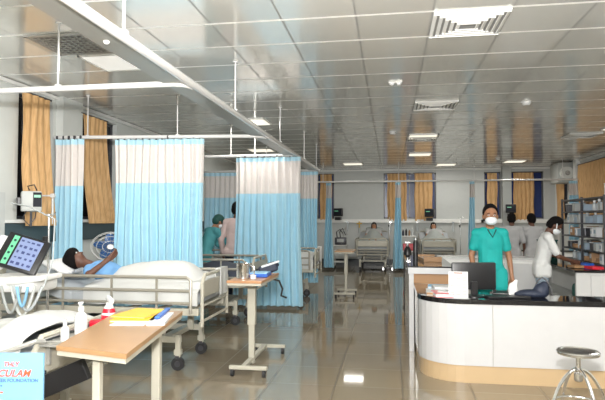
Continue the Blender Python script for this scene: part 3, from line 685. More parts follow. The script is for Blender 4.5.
sb = empty('spray_bottle', (-1.94, 3.6, .77), .9, 'white spray bottle with red label beside the pump bottle', 'bottle')
MB().lathe([(.045, 0), (.05, .008), (.05, .07), (.03, .12), (.018, .14), (.018, .15)]).build('bottle_body', 'white_gloss', sb, True)
MB().lathe([(.0508, .015), (.0508, .065), (.036, .11)]).build('label_band', 'red_plastic', sb, True)
MB().box((0, -.015, .172), (.028, .09, .035), (.3, 0, 0), bev=.008).box((0, -.04, .14), (.012, .012, .05), (-.4, 0, 0)).build('trigger_head', 'white_gloss', sb, True)
rr = MB().lathe([(.03, 0), (.045, .01), (.048, .05), (.04, .06)]).build('gauze_roll', 'red_plastic', None, True); rr.location = (-1.93, 3.42, .77); tag(rr, 'small red pot between the two white bottles', 'pot')

# items on second overbed table
jug = empty('steel_jug', (-1.42, 5.24, .92), 0, 'shiny steel jug on the overbed table', 'jug'); jug.scale = (1.3, 1.3, 1.15)
MB().lathe([(.048, 0), (.052, .004), (.05, .12), (.053, .128), (.05, .13), (.046, .125), (.046, .02)]).build('jug_body', 'steel', jug, True)
MB().tube([(.05, 0, .11), (.085, 0, .1), (.085, 0, .04), (.05, 0, .03)], .005).build('handle', 'steel', jug, True)
o = empty('tray', (-1.31, 5.47, .92), .05, 'blue plastic box tray on the overbed table beside the jug', 'tray')
MB().box((0, 0, .02), (.2, .26, .035), bev=.008).build('tray_body', 'blue_plastic', o); MB().box((0, 0, .04), (.18, .24, .008)).build('tray_lid', 'sky_blue', o)
o = empty('glove_pouch', (-1.27, 5.68, .92), .3, 'navy and beige folded pouch standing behind the blue tray', 'bag')
blob_obj('pouch_body', [('b', (0, 0, .06), (.2, .1, .1), (0, -.35, 0), .02), ('e', (.05, 0, .1), (.07, .04, .03))], 'navy', o, .008, 2)
MB().box((.02, -.03, .11), (.2, .05, .02), (0, -.3, 0), bev=.008).build('flap', 'paper', o)
o = MB().lathe([(.02, 0), (.028, .003), (.03, .04), (.027, .04), (.024, .006)]).build('paper_cup', 'white_gloss', None, True); o.location = (-1.31, 5.2, .92); tag(o, 'small white cup right of the steel jug', 'cup')
o = MB().tube([(0, 0, 0), (.06, .02, -.02), (.1, 0, -.1), (.09, -.02, -.17), (.15, -.02, -.19)], .011).tube([(0, 0, 0), (-.05, .0, .01)], .014).build('hose_clamp', 'black', None, True); o.location = (-1.22, 5.7, .87); tag(o, 'black curved pump hose hanging from the edge of the overbed table', 'hose')
# towel at the foot of bed 2
def f(u, v):
    a = (u-.5)*.1; 
    if v < .5: return (-.022-.006*math.sin(u*7), a, .25-.5*abs(v-.5)*1.0-.25+ .0)
    return (.022+.006*math.sin(u*9), a, 0)
def tf(u, v):
    s = (v-.5)*.62; y = (u-.5)*.26+.006*math.sin(20*s)
    if abs(s) < .03: return (s, y, .025)
    return (math.copysign(.03+.005*math.sin(u*12), s), y, .025-(abs(s)-.03))
o = cloth(10, 24, tf, .01).build('towel', 'sheet', None, True); o.location = (-1.82, 5.82, .953); tag(o, 'white towel hanging over the footboard of the second bed', 'towel')

# ------------------------------------------------------------------ ventilator
v = empty('ventilator', (-3.12, 4.35, 0), 0, 'ventilator with large tilted touch screen and white hoses at the left edge', 'ventilator')
MB().box((0, 0, .12), (.5, .45, .05), bev=.01).build('base', 'cream_metal', v)
for sx in (-1, 1):
    for sy in (-1, 1): MB().cyl((sx*.2, sy*.17-.015, .045), (sx*.2, sy*.17+.015, .045), .045, seg=16).build('caster', 'rubber', v, True)
MB().box((0, 0, .5), (.1, .1, .75), bev=.01).build('column', 'cream_metal', v)
MB().box((-.05, .0, .95), (.5, .36, .14), bev=.04).box((.12, -.05, .99), (.34, .3, .05), (0, rad(-8), 0), bev=.02).build('housing', 'white_paint', v, True)
sc = empty('monitor_head', (-.02, -.02, 1.2), 0); sc.parent = v; sc.rotation_euler = (rad(-28), rad(17), rad(14))
sq = MB().box((0, 0, 0), (.36, .05, .32), bev=.012).build('screen_case', 'black', sc, True)
MB().box((-.19, .06, -.02), (.14, .1, .3), bev=.03).build('side_case', 'white_paint', sc, True)
MB().box((-.1, -.028, 0), (.045, .004, .27)).build('button_strip', 'green_ui', sc)
p = MB().box((.035, -.028, 0), (.19, .004, .27)).build('display', 'screen_ui', sc)
mb = MB(); rr_ = random.Random(3)
for r in range(5):
    for c in range(4):
        mb.box((-.035+c*.045+rr_.uniform(-.004, .004), -.0315, .105-r*.052), (.03*rr_.uniform(.5, 1), .003, .026*rr_.uniform(.4, 1)))
mb.build('display_readouts', 'ui_blue', sc)
mb = MB()
for r in range(4): mb.cyl((-.1, -.03, .09-r*.06), (-.1, -.034, .09-r*.06), .011, seg=12)
mb.build('touch_buttons', 'dark_green', sc)
for i, (x0, x1, dz, m) in enumerate(((.0, .22, .25, 'wall_paint'), (.04, .3, .2, 'clear_plastic'), (-.06, .12, .22, 'duct_grey'), (.1, .2, .16, 'sky_blue'))):
    pts = [(x0+(x1-x0)*t-.0, -.19-.02*i, .95-dz*math.sin(PI*t)) for t in [k/14 for k in range(15)]]
    MB().tube(pts, .012).build('hose', m, v, True)
MB().tube([(.3, -.2, .93), (.32, -.1, 1.15), (.2, .1, 1.5), (-.2, .3, 1.62), (-.6, .6, 1.66)], .006).build('hose', 'clear_plastic', v, True)
# IV stand right of ventilator
iv = empty('drip_stand', (-3.25, 4.86, 0), 0, 'thin drip stand between the ventilator screen and the blue curtain', 'drip stand')
MB().cyl((0, 0, .05), (0, 0, 1.55), .011).build('pole', 'steel', iv, True)
for k in range(5): a = k*2*PI/5; MB().cyl((0, 0, .07), (.24*math.cos(a), .24*math.sin(a), .05), .012).cyl((.24*math.cos(a), .24*math.sin(a)-.012, .025), (.24*math.cos(a), .24*math.sin(a)+.012, .025), .025).build('foot', 'steel', iv, True)
MB().box((-.02, -.02, 1.3), (.04, .05, .07), bev=.01).build('clamp', 'black', iv)
MB().tube([(-.07, 0, 1.57), (-.05, 0, 1.54), (0, 0, 1.55), (.05, 0, 1.54), (.07, 0, 1.57)], .005).build('hook', 'steel', iv, True)
# wall monitor
wm = empty('wall_monitor', (-4.2, 5.93, 1.71), rad(38), 'grey patient monitor on the wall arm in front of the orange curtain', 'patient monitor')
MB().box((0, 0, 0), (.22, .2, .24), bev=.02).build('monitor_case', 'wall_back_paint', wm, True)
MB().box((.06, -.102, .02), (.09, .006, .17)).build('screen', 'screen_dark', wm)
MB().box((.06, -.106, .06), (.07, .004, .03)).build('readout', 'green_ui', wm)
MB().tube([(-.02, 0, .13), (-.04, 0, .18), (.03, 0, .2), (.06, 0, .13)], .008).build('handle', 'black', wm, True)
MB().box((-.13, .0, 0), (.05, .1, .1), bev=.01).build('side_module', 'black', wm)
MB().cyl((0, 0, -.12), (0, 0, -.3), .014).tube([(-.05, -.09, -.1), (-.09, -.08, -.2), (-.02, -.06, -.28), (.04, -.05, -.2), (.05, -.08, -.11)], .006).build('cable', 'dark_steel', wm, True)
dc = empty('suction_gauge', (-4.1, 6.2, 1.56), 0, 'white flowmeter tube hanging beside the wall monitor', 'flowmeter')
MB().cyl((0, 0, -.02), (0, 0, .2), .014, seg=12).build('tube', 'clear_plastic', dc, True); MB().box((0, 0, .23), (.05, .05, .05), bev=.01).box((-.12, 0, .23), (.24, .02, .02)).build('valve', 'white_gloss', dc); MB().cyl((0, 0, -.12), (0, 0, -.02), .007).build('outlet', 'white_gloss', dc, True)
# fan
fn = empty('pedestal_fan', (-3.86, 7.2, -.01), rad(25), 'blue pedestal fan between the two nearest bay curtains', 'fan'); fn.scale = (1.3, 1.3, 1.0)
MB().lathe([(.19, 0), (.19, .02), (.05, .05), (.02, .07)]).build('base', 'blue_plastic', fn, True); MB().cyl((0, .05, .05), (0, .05, 1.1), .015).build('pole', 'grey_metal', fn, True)
MB().cyl((0, -.01, 1.13), (0, .14, 1.13), .055, .045, 16).build('motor', 'fan_blue', fn, True)
for k in range(5):
    a = k*2*PI/5+.4; q = MB().ell((.09*math.cos(a), -.04+.006*(k%2), 1.13+.09*math.sin(a)), (.09, .006, .056), (.25*math.cos(a), -a, .25*math.sin(a))); q.build('blade', 'fan_blue', fn, True)
MB().cyl((0, -.1, 1.13), (0, -.02, 1.13), .035, .04, 16).build('hub', 'grey_metal', fn, True)
mb = MB()
for r_, y_ in ((.2, -.04), (.185, -.075), (.14, -.09), (.08, -.1), (.2, 0), (.15, .04)):
    mb.tube([(r_*math.cos(t), y_, 1.13+r_*math.sin(t)) for t in [i*2*PI/28 for i in range(29)]], .003, 5)
for k in range(20): a = k*PI/10; mb.tube([(.03*math.cos(a), -.1, 1.13+.03*math.sin(a)), (.14*math.cos(a), -.092, 1.13+.14*math.sin(a)), (.2*math.cos(a), -.04, 1.13+.2*math.sin(a)), (.15*math.cos(a), .04, 1.13+.15*math.sin(a))], .002, 4)
mb.build('cage', 'grey_metal', fn, True)

# ------------------------------------------------------------------ poster
ps = empty('poster_board', (-1.43, 1.75, 0), rad(8), 'light blue printed poster board with red lettering in the lower left corner', 'poster')
MB().box((0, 0, .72), (.46, .01, .62)).build('panel', 'poster_blue', ps)
MB().box((0, .03, .36), (.03, .03, .72)).box((0, .03, .01), (.4, .3, .02)).build('stand', 'grey_metal', ps)
text('lettering', 'THLY', .022, 'red_ink', ps, (.09, -.006, .985), (PI/2, 0, 0), shear=.2)
text('lettering', 'CULAM', .034, 'red_ink', ps, (.07, -.006, .95), (PI/2, 0, 0), shear=.3)
text('lettering', 'HIMBEER FOUNDATION', .0165, 'blue_ink', ps, (.035, -.006, .931), (PI/2, 0, 0))
text('lettering', 'and its members', .01, 'blue_ink', ps, (.02, -.006, .915), (PI/2, 0, 0))
for i, (c, z) in enumerate((('red_ink', .895), ('blue_ink', .875), ('red_ink', .865), ('red_ink', .845), ('blue_ink', .83))):
    MB().box((.03, -.006, z), (.12-.03*(i % 2), .001, .005)).build('print_line', c, ps)

# ------------------------------------------------------------------ nurse desk
dk = empty('reception_desk', (0, 0, 0), 0, 'white curved nurse station desk with beige plinth and black top', 'desk')
def outline(off=0, n=8, r=.4, x0=.27, y0=5.26, x1=3.6, yb=8.35):
    """L shaped plan, outer side, offset outwards by off; returns outer path from back-left to front-right"""
    x0 -= off; y0 -= off; r += off
    pts = [(x0, yb)]
    for k in range(n+1):
        a = PI+PI/2*k/n; pts.append((x0+r+r*math.cos(a), y0+r+r*math.sin(a)))
    pts.append((x1, y0)); return pts
def ring(off_out, off_in, z0, z1, name, m, parent, **k):
    A = outline(off_out, **k); B = outline(-off_in, **k)
    return MB().prism(A+B[::-1], z0, z1).build(name, m, parent, False)
fr = ring(0, .03, .16, .72, 'front_panel', 'desk_white', dk)
mb = MB()
for x in (.92, 2.0, 3.0): mb.box((x, 5.259, .44), (.006, .006, .55))
mb.box((.269, 6.1, .44), (.006, .006, .55))
mb.build('panel_joint', 'grey_metal', dk)
ring(-.015, .05, .0, .16, 'plinth', 'plinth_beige', dk)
MB().prism(outline(.008, yb=6.42)+[(3.6, 5.64), (.72, 5.64), (.72, 6.42)], .72, .765).build('worktop', 'black_granite', dk)
mb = MB(); mb.prism([(.2, 6.4), (.72, 6.4), (.72, 8.38), (.2, 8.38)], .88, .95); mb.build('upper_counter', 'desk_white', dk)
MB().prism([(.2, 6.4), (.72, 6.4), (.72, 8.38), (.2, 8.38)], .95, .965).build('upper_counter_top', 'black_granite', dk)
MB().prism([(.21, 6.42), (.262, 6.42), (.262, 8.38), (.21, 8.38)], .0, .88).build('side_panel', 'desk_white', dk); MB().box((.49, 8.35, .44), (.45, .04, .88)).build('end_panel', 'white_gloss', dk)
MB().box((.49, 6.46, .8225), (.45, .03, .115)).build('niche_shade', 'card_brown', dk)  # brown panel closing the opening; its colour stands in for the shade inside
MB().box((2.25, 5.6, .37), (2.7, .03, .7)).build('back_panel', 'white_paint', dk)
# items on the desk
cal = empty('desk_calendar', (.63, 5.36, .765), rad(-4), 'white standing desk calendar with pink dates on the desk corner', 'calendar')
MB().box((0, 0, .12), (.175, .004, .245), (rad(-9), 0, 0)).build('page', 'paper', cal); MB().box((0, .045, .118), (.175, .004, .245), (rad(11), 0, 0)).build('back_card', 'paper', cal)
mb = MB()
for r in range(3):
    for c in range(3): 
        for q in range(3): mb.box((-.055+c*.055, -.005+.0, 0), (.036, .001, .006), (0, 0, 0)) if False else mb.box((-.055+c*.055, .012-.158*(.19-r*.065-q*.014-.12)*-1-.0155, .19-r*.065-q*.014), (.036, .001, .005), (rad(-9), 0, 0))
mb.build('date_grid', 'pink_paper', cal)
MB().box((0, .0135, .228), (.08, .001, .01), (rad(-9), 0, 0)).build('month_title', 'red_ink', cal)
mo = empty('computer_monitor', (.79, 5.5, .765), rad(8), 'black flat computer monitor seen from behind on the desk', 'monitor')
MB().box((0, 0, .19), (.42, .04, .26), bev=.012).box((0, .02, .19), (.3, .05, .16), bev=.02).build('monitor_case', 'black', mo, True)
MB().box((0, -.02, .07), (.06, .03, .14), bev=.006).build('neck', 'black', mo); MB().lathe([(.11, 0), (.11, .008), (.03, .018)], (0, -.01, 0)).build('foot', 'black', mo, True)
kb = MB().box((0, 0, .01), (.4, .14, .02), bev=.005).build('keyboard', 'black'); kb.location = (1.08, 5.42, .765); kb.rotation_euler = (0, 0, rad(10)); tag(kb, 'black keyboard lying right of the monitor foot', 'keyboard')
ph = empty('desk_telephone', (1.04, 5.545, .765), rad(-8), 'black telephone set between the monitor and the navy bag', 'telephone')
MB().box((0, 0, .025), (.15, .12, .03), (.1, 0, 0), bev=.008).build('phone_base', 'black', ph); MB().cap((-.05, -.04, .05), (-.05, .05, .052), .014).build('handset', 'black', ph, True)
slab('book', 'glossy red covered file on the desk corner left of the calendar', 'book', (.51, 5.47, .765), (.21, .27, .035), rad(6), 'red_plastic', 'desk books')
slab('book', 'flat pinkish white booklet lying on the red file', 'book', (.52, 5.5, .801), (.13, .16, .008), rad(-8), 'paper', 'desk books')
slab('book', 'stack of worn papers at the left edge of the desk top', 'papers', (.41, 5.62, .765), (.12, .28, .03), rad(-2), 'paper', 'desk books', 'card_brown')
slab('book', 'thick pile of papers behind the red file', 'papers', (.56, 5.84, .765), (.26, .2, .05), rad(5), 'paper', 'desk books')
slab('book', 'pale blue booklet at the back of the desk corner', 'book', (.55, 6.12, .765), (.3, .22, .02), rad(-5), 'sky_blue', 'desk books')
bg = empty('shoulder_bag', (1.34, 5.47, .765), rad(-10), 'navy blue bag with shoulder strap lying on the desk', 'bag'); bg.scale = (.8, .8, .9)
blob_obj('bag_body', [('e', (-.04, 0, .04), (.17, .08, .045)), ('e', (.07, .02, .07), (.09, .07, .08)), ('e', (.1, .03, .1), (.06, .05, .07)), ('e', (-.15, 0, .03), (.08, .06, .03))], 'navy', bg, .008, 2)
MB().tube([(.0, .02, .1), (.03, .02, .17), (.08, .03, .21), (.13, .03, .18), (.17, .0, .1), (.18, -.02, .03)], .009).build('strap', 'dark_steel', bg, True)
gl = blob_obj('surgical_gloves', [('e', (0, 0, .06), (.045, .04, .07)), ('c', (0, 0, .04), (.05, -.01, .012), .02, .012), ('c', (0, 0, .03), (-.04, -.02, .012), .02, .012), ('c', (.01, 0, .1), (.03, 0, .14), .03, .018)], 'white_shirt', None, .006, 2)
gl.location = (1.16, 5.56, .765); tag(gl, 'crumpled white glove bundle beside the navy bag', 'gloves')
# stuff on raised counter
o = empty('cardboard_box', (.5, 7.3, .965), .1, 'brown wooden tray on the raised part of the desk', 'tray'); MB().box((0, 0, .02), (.22, .5, .04), bev=.005).build('tray_base', 'brown_wood', o); MB().box((0, .25, .04), (.22, .01, .05)).box((0, -.25, .04), (.22, .01, .05)).build('tray_side', 'brown_wood', o); o.name = 'wooden_tray'
o = empty('water_bottle', (.36, 8.1, .965), 0, 'tall black flask at the far end of the raised counter', 'flask'); MB().lathe([(.035, 0), (.035, .2), (.025, .23)]).build('flask_body', 'black', o, True); MB().lathe([(.022, .23), (.022, .27)]).build('cap', 'steel', o, True)
o.name = 'vacuum_flask'
# stool
st = empty('round_stool', (1.235, 3.95, 0), 0, 'round steel stool with curved legs in front of the desk', 'stool')
MB().lathe([(.1, .6), (.13, .6), (.135, .605), (.135, .617), (.128, .624), (.11, .626), (.105, .62), (.03, .619)], seg=32).build('seat', 'steel', st, True)
MB().cyl((0, 0, .44), (0, 0, .6), .015).lathe([(.02, .42), (.028, .43), (.028, .47), (.02, .48)]).build('spindle', 'steel', st, True)
for k in range(4):
    a = k*PI/2+rad(15); pts = []
    for t in [i/12 for i in range(13)]:
        r_ = .02+.2*(1-(1-t)**1.9); z_ = .5-.49*t**1.5; pts.append((r_*math.cos(a), r_*math.sin(a), z_))
    l = MB().tube(pts, .011).build('leg', 'steel', st, True); MB().cyl((pts[-1][0], pts[-1][1], 0), (pts[-1][0], pts[-1][1], .03), .016).build('rubber_foot', 'rubber', l, True)
MB().tube([(.16*math.cos(t), .16*math.sin(t), .27) for t in [i*2*PI/24 for i in range(25)]], .007).build('foot_ring', 'steel', st, True)

# ------------------------------------------------------------------ counters behind the desk
bc = empty('back_counter', (1.52, 9.15, .05), 0, 'long white counter behind the man in teal scrubs', 'counter')
MB().box((0, 0, .39), (1.46, .5, .88), bev=.004).build('cabinet_body', 'white_paint', bc); MB().box((0, 0, .84), (1.52, .56, .025)).build('worktop', 'white_gloss', bc)
for x in (-.48, 0, .48):
    d = MB().box((x, -.256, .42), (.46, .014, .7), bev=.003).build('door', 'white_gloss', bc); MB().tube([(x+.17, -.265, .55), (x+.17, -.285, .56), (x+.17, -.285, .66), (x+.17, -.265, .67)], .005).build('handle', 'steel', d, True)
sc_ = empty('supply_counter', (3.1, 9.0, 0), 0, 'white cabinet counter with black top under the supply rack', 'counter')
MB().box((.2, 0, .4), (1.0, 2.56, .8), bev=.004).build('cabinet_body', 'white_paint', sc_)
MB().box((0, -1.275, .4), (1.4, .05, .8)).build('end_panel', 'white_gloss', sc_); MB().box((-.5, 1.25, .4), (.4, .05, .8)).build('end_panel', 'white_gloss', sc_)
MB().box((-.5, 0, .38), (.38, 2.5, .02)).box((-.5, 0, .1), (.38, 2.5, .02)).build('open_shelf', 'wall_paint', sc_); MB().box((0, 0, .82), (1.46, 2.66, .03)).build('worktop', 'black_granite', sc_)
for x in (-.2, .48):
    d = MB().box((x, -1.306, .42), (.64, .012, .7), bev=.003).build('door', 'white_gloss', sc_); MB().box((x+.22, -1.318, .68), (.12, .012, .02)).build('handle', 'steel', d)
# rack
rk = empty('supply_rack', (3.2, 8.9, .835), 0, 'dark metal rack crowded with medical supplies on the right counter', 'rack')
RX0, RX1, RY0, RY1 = -.33, .5, -.9, .95
for x in (RX0, RX1):
    for y in (RY0, 0, RY1): MB().box((x, y, .5), (.03, .03, 1.0)).build('upright', 'dark_steel', rk)
SZ = [.02, .2, .4, .6, .78, .97]
for z in SZ:
    mb = MB()
    for y in (RY0, RY1): mb.box(((RX0+RX1)/2, y, z), (RX1-RX0, .02, .022))
    for x in (RX0, RX1): mb.box((x, (RY0+RY1)/2, z), (.02, RY1-RY0, .022))
    mb.box(((RX0+RX1)/2, (RY0+RY1)/2, z), (RX1-RX0, RY1-RY0, .008)); mb.build('shelf', 'dark_steel', rk)
protos = {}
def kit(kind):
    if kind == 'box': o = empty('supply_box'); MB().box((0, 0, .055), (.1, .12, .11), bev=.003).build('carton_body', 'paper', o); MB().box((0, -.0615, .06), (.06, .002, .04)).build('printed_label', 'light_jeans', o)
    if kind == 'blue': o = empty('supply_bin'); MB().box((0, 0, .05), (.13, .14, .1), bev=.006).build('bin_body', 'duct_grey', o); MB().box((0, 0, .105), (.135, .145, .012)).build('bin_rim', 'light_jeans', o)
    if kind == 'bottle': o = empty('medicine_bottle'); MB().lathe([(.03, 0), (.032, .005), (.032, .09), (.015, .11), (.015, .12)], seg=12).build('bottle_body', 'clear_plastic', o, True); MB().lathe([(.018, .115), (.018, .14)], seg=12).build('cap', 'white_paint', o, True)
    if kind == 'pack': o = empty('dressing_pack'); MB().box((0, 0, .03), (.14, .1, .06), bev=.012).build('pack_body', 'card_brown', o); MB().box((0, 0, .0605), (.08, .06, .003)).build('printed_label', 'paper', o)
    if kind == 'tan': o = empty('supply_carton'); MB().box((0, 0, .06), (.12, .13, .12), bev=.003).build('carton_body', 'card_brown', o); MB().box((0, -.0665, .07), (.07, .002, .05)).build('printed_label', 'paper', o)
    if kind == 'teal': o = empty('glove_box'); MB().box((0, 0, .045), (.13, .12, .09), bev=.003).build('box_body', 'light_jeans', o); MB().box((0, 0, .091), (.07, .04, .003)).build('opening', 'paper', o)
    if kind == 'dark': o = empty('storage_tin'); MB().box((0, 0, .05), (.14, .13, .1), bev=.01).build('tin_body', 'dark_steel', o); MB().box((0, 0, .105), (.145, .135, .012), bev=.003).build('lid', 'white_paint', o)
    return o
LB = {'box': ('white supply carton on the dark rack', 'box', 'light cartons on the rack'), 'blue': ('grey bin with dull blue rim on the dark rack', 'bin', 'bins on the rack'),
      'bottle': ('clear bottle with white cap on the dark rack', 'bottle', 'bottles on the rack'), 'pack': ('brown dressing pack on the dark rack', 'pack', 'packs on the rack'),
      'tan': ('brown carton with white label on the dark rack', 'box', 'brown cartons on the rack'), 'teal': ('blue-grey glove box on the dark rack', 'box', 'blue-grey glove boxes on the rack'), 'dark': ('dark tin with white lid on the dark rack', 'tin', 'tins on the rack')}
rnd = random.Random(4)
def put(kind, x, y, z, rz):
    if kind not in protos: protos[kind] = kit(kind); c = protos[kind]; tag(c, *LB[kind])
    else: c = copy_tree(protos[kind])
    lv = ['lowest', 'second lowest', 'middle', 'second highest', 'highest'][min(range(5), key=lambda i: abs(z-.835-SZ[i]))]
    c['label'] = LB[kind][0].replace('on the dark rack', 'on the %s shelf of the dark rack' % lv); c['group'] = LB[kind][2].replace('on the rack', 'on the %s rack shelf' % lv)
    c.location = (x, y, z); c.rotation_euler = (0, 0, rz); k_ = rnd.uniform(1.0, 1.22); c.scale = (k_*.95, k_*.95, k_*rnd.uniform(1, 1.15))
for si, z in enumerate(SZ[:-1]):
    for col_x in (-.22, ):
        y = RY0+.12
        while y < RY1-.1:
            if abs(y) > .07: put(rnd.choice(['box', 'blue', 'bottle', 'pack', 'tan', 'teal', 'dark', 'box', 'bottle']), 3.2+col_x, 8.9+y, .835+z+.0045 if si else .835+z+.0115, -PI/2+rnd.uniform(-.15, .15))
            y += rnd.uniform(.155, .2)
    y = RY0+.3
    while y < RY1-.1:
        if abs(y) > .07: put(rnd.choice(['box', 'blue', 'dark', 'tan', 'teal']), 3.2-.04, 8.9+y, .835+z+(.0045 if si else .0115), -PI/2+rnd.uniform(-.1, .1))
        y += .2
    for x in (-.03, .14, .31):
        put(rnd.choice(['box', 'bottle', 'dark', 'tan', 'teal']), 3.2+x, 8.9+RY0+.12, .835+z+.0115, rnd.uniform(-.15, .15))
o = empty('white_carton', (3.2, 8.25, .835+.975), .1, 'large white box on top of the supply rack', 'box'); MB().box((0, 0, .1), (.36, .3, .19), bev=.004).build('carton_body', 'paper', o); MB().box((0, 0, .196), (.365, .305, .008)).build('lid', 'white_paint', o)
o = empty('green_crate', (2.66, 10.0, .835), 0, 'dark green crate on the far end of the right counter', 'crate'); MB().box((0, 0, .15), (.26, .25, .3), bev=.008).build('crate_body', 'dark_green', o); MB().box((0, 0, .305), (.28, .27, .02)).build('rim', 'dark_green', o)
for i, (x, y, mm, lab) in enumerate(((2.9-.08, 7.85, 'red_plastic', 'red tray on the near end of the right counter'), (2.74, 8.4, 'blue_plastic', 'dark blue tray by the rack foot'), (2.5, 8.0, 'brown_wood', 'brown wooden board on the right counter edge'))):
    if i == 0: y = 7.82; x = 2.66
    o = empty('instrument_tray', (x, y, .835), .2, lab, 'tray'); MB().box((0, 0, .02), (.16, .2, .03), bev=.006).build('tray_body', mm, o); MB().tube([(-.07, -.09, .037), (.07, -.09, .037), (.07, .09, .037), (-.07, .09, .037), (-.07, -.09, .037)], .005).build('rim', mm, o)

# ------------------------------------------------------------------ far counter in front of grey scrubs people and clutter
fc = empty('far_counter', (3.0, 12.75, 0), 0, 'far counter with trays in front of the two grey scrubs people', 'counter')
MB().box((0, 0, .4), (1.9, .5, .8)).build('cabinet_body', 'white_paint', fc); MB().box((0, 0, .82), (1.95, .55, .03)).build('worktop', 'black_granite', fc)
# monitors on wall arms at back beds
def bedside_monitor(x, z, label, sx=1):
    o = empty('bedside_monitor', (x, YB-.32, z), rad(-12*sx), label, 'patient monitor', 'bedside monitors at the back wall')
    MB().box((0, 0, 0), (.3, .12, .26), bev=.02).build('monitor_case', 'black', o, True)
    MB().box((0, -.062, .01), (.24, .004, .18)).build('screen', 'screen_dark', o); MB().box((-.04, -.066, .04), (.12, .003, .02)).build('trace', 'green_ui', o)
    MB().cyl((0, .06, 0), (0, .28, 0), .025).build('wall_arm', 'grey_metal', o, True)
    MB().box((0, 0, -.2), (.2, .12, .1), bev=.01).build('module', 'black', o)
    return o
bedside_monitor(-1.64, 1.72, 'black bedside monitor on the back wall beside the leftmost curtain')
bedside_monitor(1.22, 1.7, 'black bedside monitor on the back wall right of the middle window')
o = bedside_monitor(3.6, 1.82, 'bedside monitor on the grey pillar', 1); o.location.y = 17.38
# ventilators / trolleys by back beds
def trolley(name, x, y, label, h=1.0, m='dark_steel', w_=.4, red=False):
    o = empty(name, (x, y, 0), 0, label, 'trolley', 'equipment trolleys')
    for z in (.2, .55, h): MB().box((0, 0, z), (w_, .4, .025), bev=.004).build('shelf', 'white_paint', o)
    for sx in (-1, 1):
        for sy in (-1, 1):
            MB().cyl((sx*(w_/2-.02), sy*.18, .06), (sx*(w_/2-.02), sy*.18, h), .012).build('post', 'grey_metal', o, True)
            MB().cyl((sx*(w_/2-.02)-.012, sy*.18, .035), (sx*(w_/2-.02)+.012, sy*.18, .035), .035).build('caster', 'rubber', o, True)
    return o
trolley('equipment_trolley', -1.5, 16.9, 'equipment trolley with a breathing machine left of the left back bed', .7)
o = empty('breathing_machine', (-1.5, 16.9, .7125), 0, 'dark breathing machine with corrugated hoses on the trolley by the back wall', 'medical device'); MB().box((0, 0, .12), (.34, .3, .22), bev=.02).build('machine_body', 'dark_steel', o, True)
MB().box((0, -.152, .14), (.2, .004, .1)).build('display', 'duct_grey', o)
for k in range(3): MB().tube([(-.1+k*.1, -.1, .23), (-.12+k*.1, -.12, .4), (-.02+k*.08, -.05, .48+.03*k), (.1+k*.05, 0, .3)], .014).build('hose', 'black' if k < 2 else 'grey_metal', o, True)
trolley('bedside_locker', .52, 16.6, 'small white trolley between the two back wall beds', 1.0, w_=.45)
o = empty('red_case', (.52, 16.6, .5625), 0, 'red box on the middle shelf of the small white trolley', 'box'); MB().box((0, 0, .12), (.3, .26, .2), bev=.01).build('case_body', 'red_plastic', o); MB().box((0, -.134, .12), (.06, .01, .03)).build('latch', 'steel', o)
for i in range(4):
    o = empty('medicine_flask', (.38+i*.09, 16.55+.05*(i % 2), 1.0125), 0, ['leftmost small dark bottle on the white back trolley', 'second small bottle from the left on the white back trolley', 'third small bottle from the left on the white back trolley', 'rightmost small bottle on the white back trolley'][i], 'bottle', 'bottles on the back trolley')
    MB().lathe([(.03, 0), (.03, .12+.03*(i % 2)), (.012, .16+.03*(i % 2)), (.012, .18+.03*(i % 2))], seg=10).build('bottle_body', ['navy', 'black', 'brown_wood', 'clear_plastic'][i], o, True)
    MB().lathe([(.015, .18+.03*(i % 2)), (.015, .2+.03*(i % 2))], seg=10).build('cap', 'white_gloss', o, True)
# oxygen outlets and yellow pipe on back wall
o = empty('gas_outlet', (-.98, YB-.1, 1.3), 0, 'yellow gas outlet hanging on the back wall rail above the left bed', 'gas outlet')
MB().cyl((0, 0, -.2), (0, 0, .13), .02).box((0, 0, .06), (.17, .04, .04), bev=.008).build('outlet_body', 'yellow_pipe', o, True); MB().cyl((.0, -.03, -.25), (0, -.03, -.08), .03).build('flask', 'clear_plastic', o, True)
for x, lab in ((-1.35, 'flowmeter left of the yellow outlet on the back wall'), (.0, 'flowmeter right of the left back wall bed'), (1.95, 'flowmeter right of the right back wall bed'), (.85, 'flowmeter left of the right back wall bed')):
    o = empty('flowmeter', (x, YB-.1, 1.28), 0, lab, 'flowmeter', 'flowmeters on the back wall')
    MB().cyl((0, 0, -.05), (0, 0, .12), .022).build('tube', 'clear_plastic', o, True); MB().box((0, .01, .12), (.07, .05, .05), bev=.008).build('valve', 'steel', o); MB().cyl((0, 0, -.17), (0, 0, -.05), .04).build('bottle', 'clear_plastic', o, True)
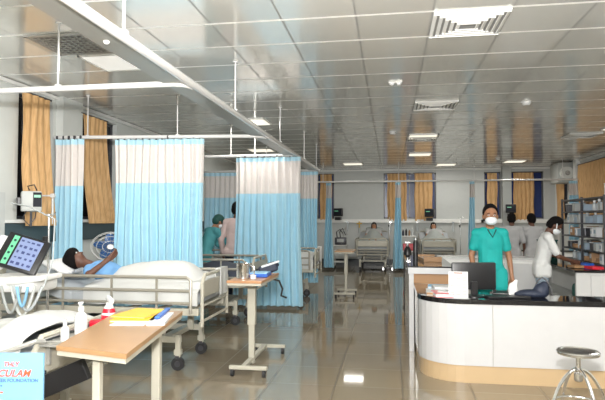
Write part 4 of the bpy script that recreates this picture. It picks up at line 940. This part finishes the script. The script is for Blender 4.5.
# drip stands at back beds
for x, y, lab in ((2.0, 16.4, 'drip stand right of the right back wall bed'), (-.02, 17.2, 'drip stand right of the left back wall bed')):
    o = copy_tree(iv); o.location = (x, y, 0); o['label'] = lab
# dark metal sink unit / duct on right wall
o = empty('extractor_unit', (XR-.25, 16.5, 2.78), 0, 'grey duct box with round extractor on the right wall near the ceiling', 'extractor')
MB().box((0, .1, .02), (.44, .75, .56), bev=.02).build('duct_box', 'duct_grey', o, True)
q = MB().cyl((-.0, -.28, 0), (-.0, -.4, 0), .18, .17, 28).build('round_housing', 'wall_paint', o, True); MB().cyl((0, -.4, 0), (0, -.43, 0), .07, .05, 20).build('hub', 'vent_dark', q, True)
# bin and cart in the aisle by far end of desk
o = empty('oxygen_cylinder', (.28, 9.2, 0), 0, 'slim black gas cylinder standing past the end of the desk', 'cylinder')
MB().lathe([(.06, 0), (.065, .01), (.065, .95), (.05, 1.02), (.02, 1.06)]).build('cylinder_body', 'black', o, True); MB().cyl((0, 0, 1.05), (0, 0, 1.12), .02).box((0, 0, 1.12), (.08, .02, .02)).build('valve', 'steel', o, True)

# things on the open shelf of the supply counter
o = empty('cloth_bag', (2.6, 8.0, .39), .2, 'dark green cloth bag on the open shelf under the right counter', 'bag')
blob_obj('bag_body', [('b', (0, 0, .13), (.26, .3, .24), (0, 0, 0), .07), ('e', (0, -.05, .25), (.08, .1, .05))], 'dark_green', o, .012, 2); MB().tube([(-.02, -.1, .24), (-.02, -.06, .33), (-.02, .04, .33), (-.02, .08, .24)], .01).build('strap', 'black', o, True)
o = empty('cable_coil', (2.6, 8.0, .11), 0, 'coiled grey hose on the low shelf under the right counter', 'hose coil')
MB().tube([((.13+.002*i)*math.cos(i*.5), (.13+.002*i)*math.sin(i*.5), .02+.0035*i) for i in range(40)], .012).build('coil', 'grey_metal', o, True)

o2 = cloth(10, 24, tf, .01).build('towel', 'white_shirt', None, True); o2.location = (-1.34, 10.5, .953); tag(o2, 'white towel over the footboard of the bed past the third bay curtain', 'towel')
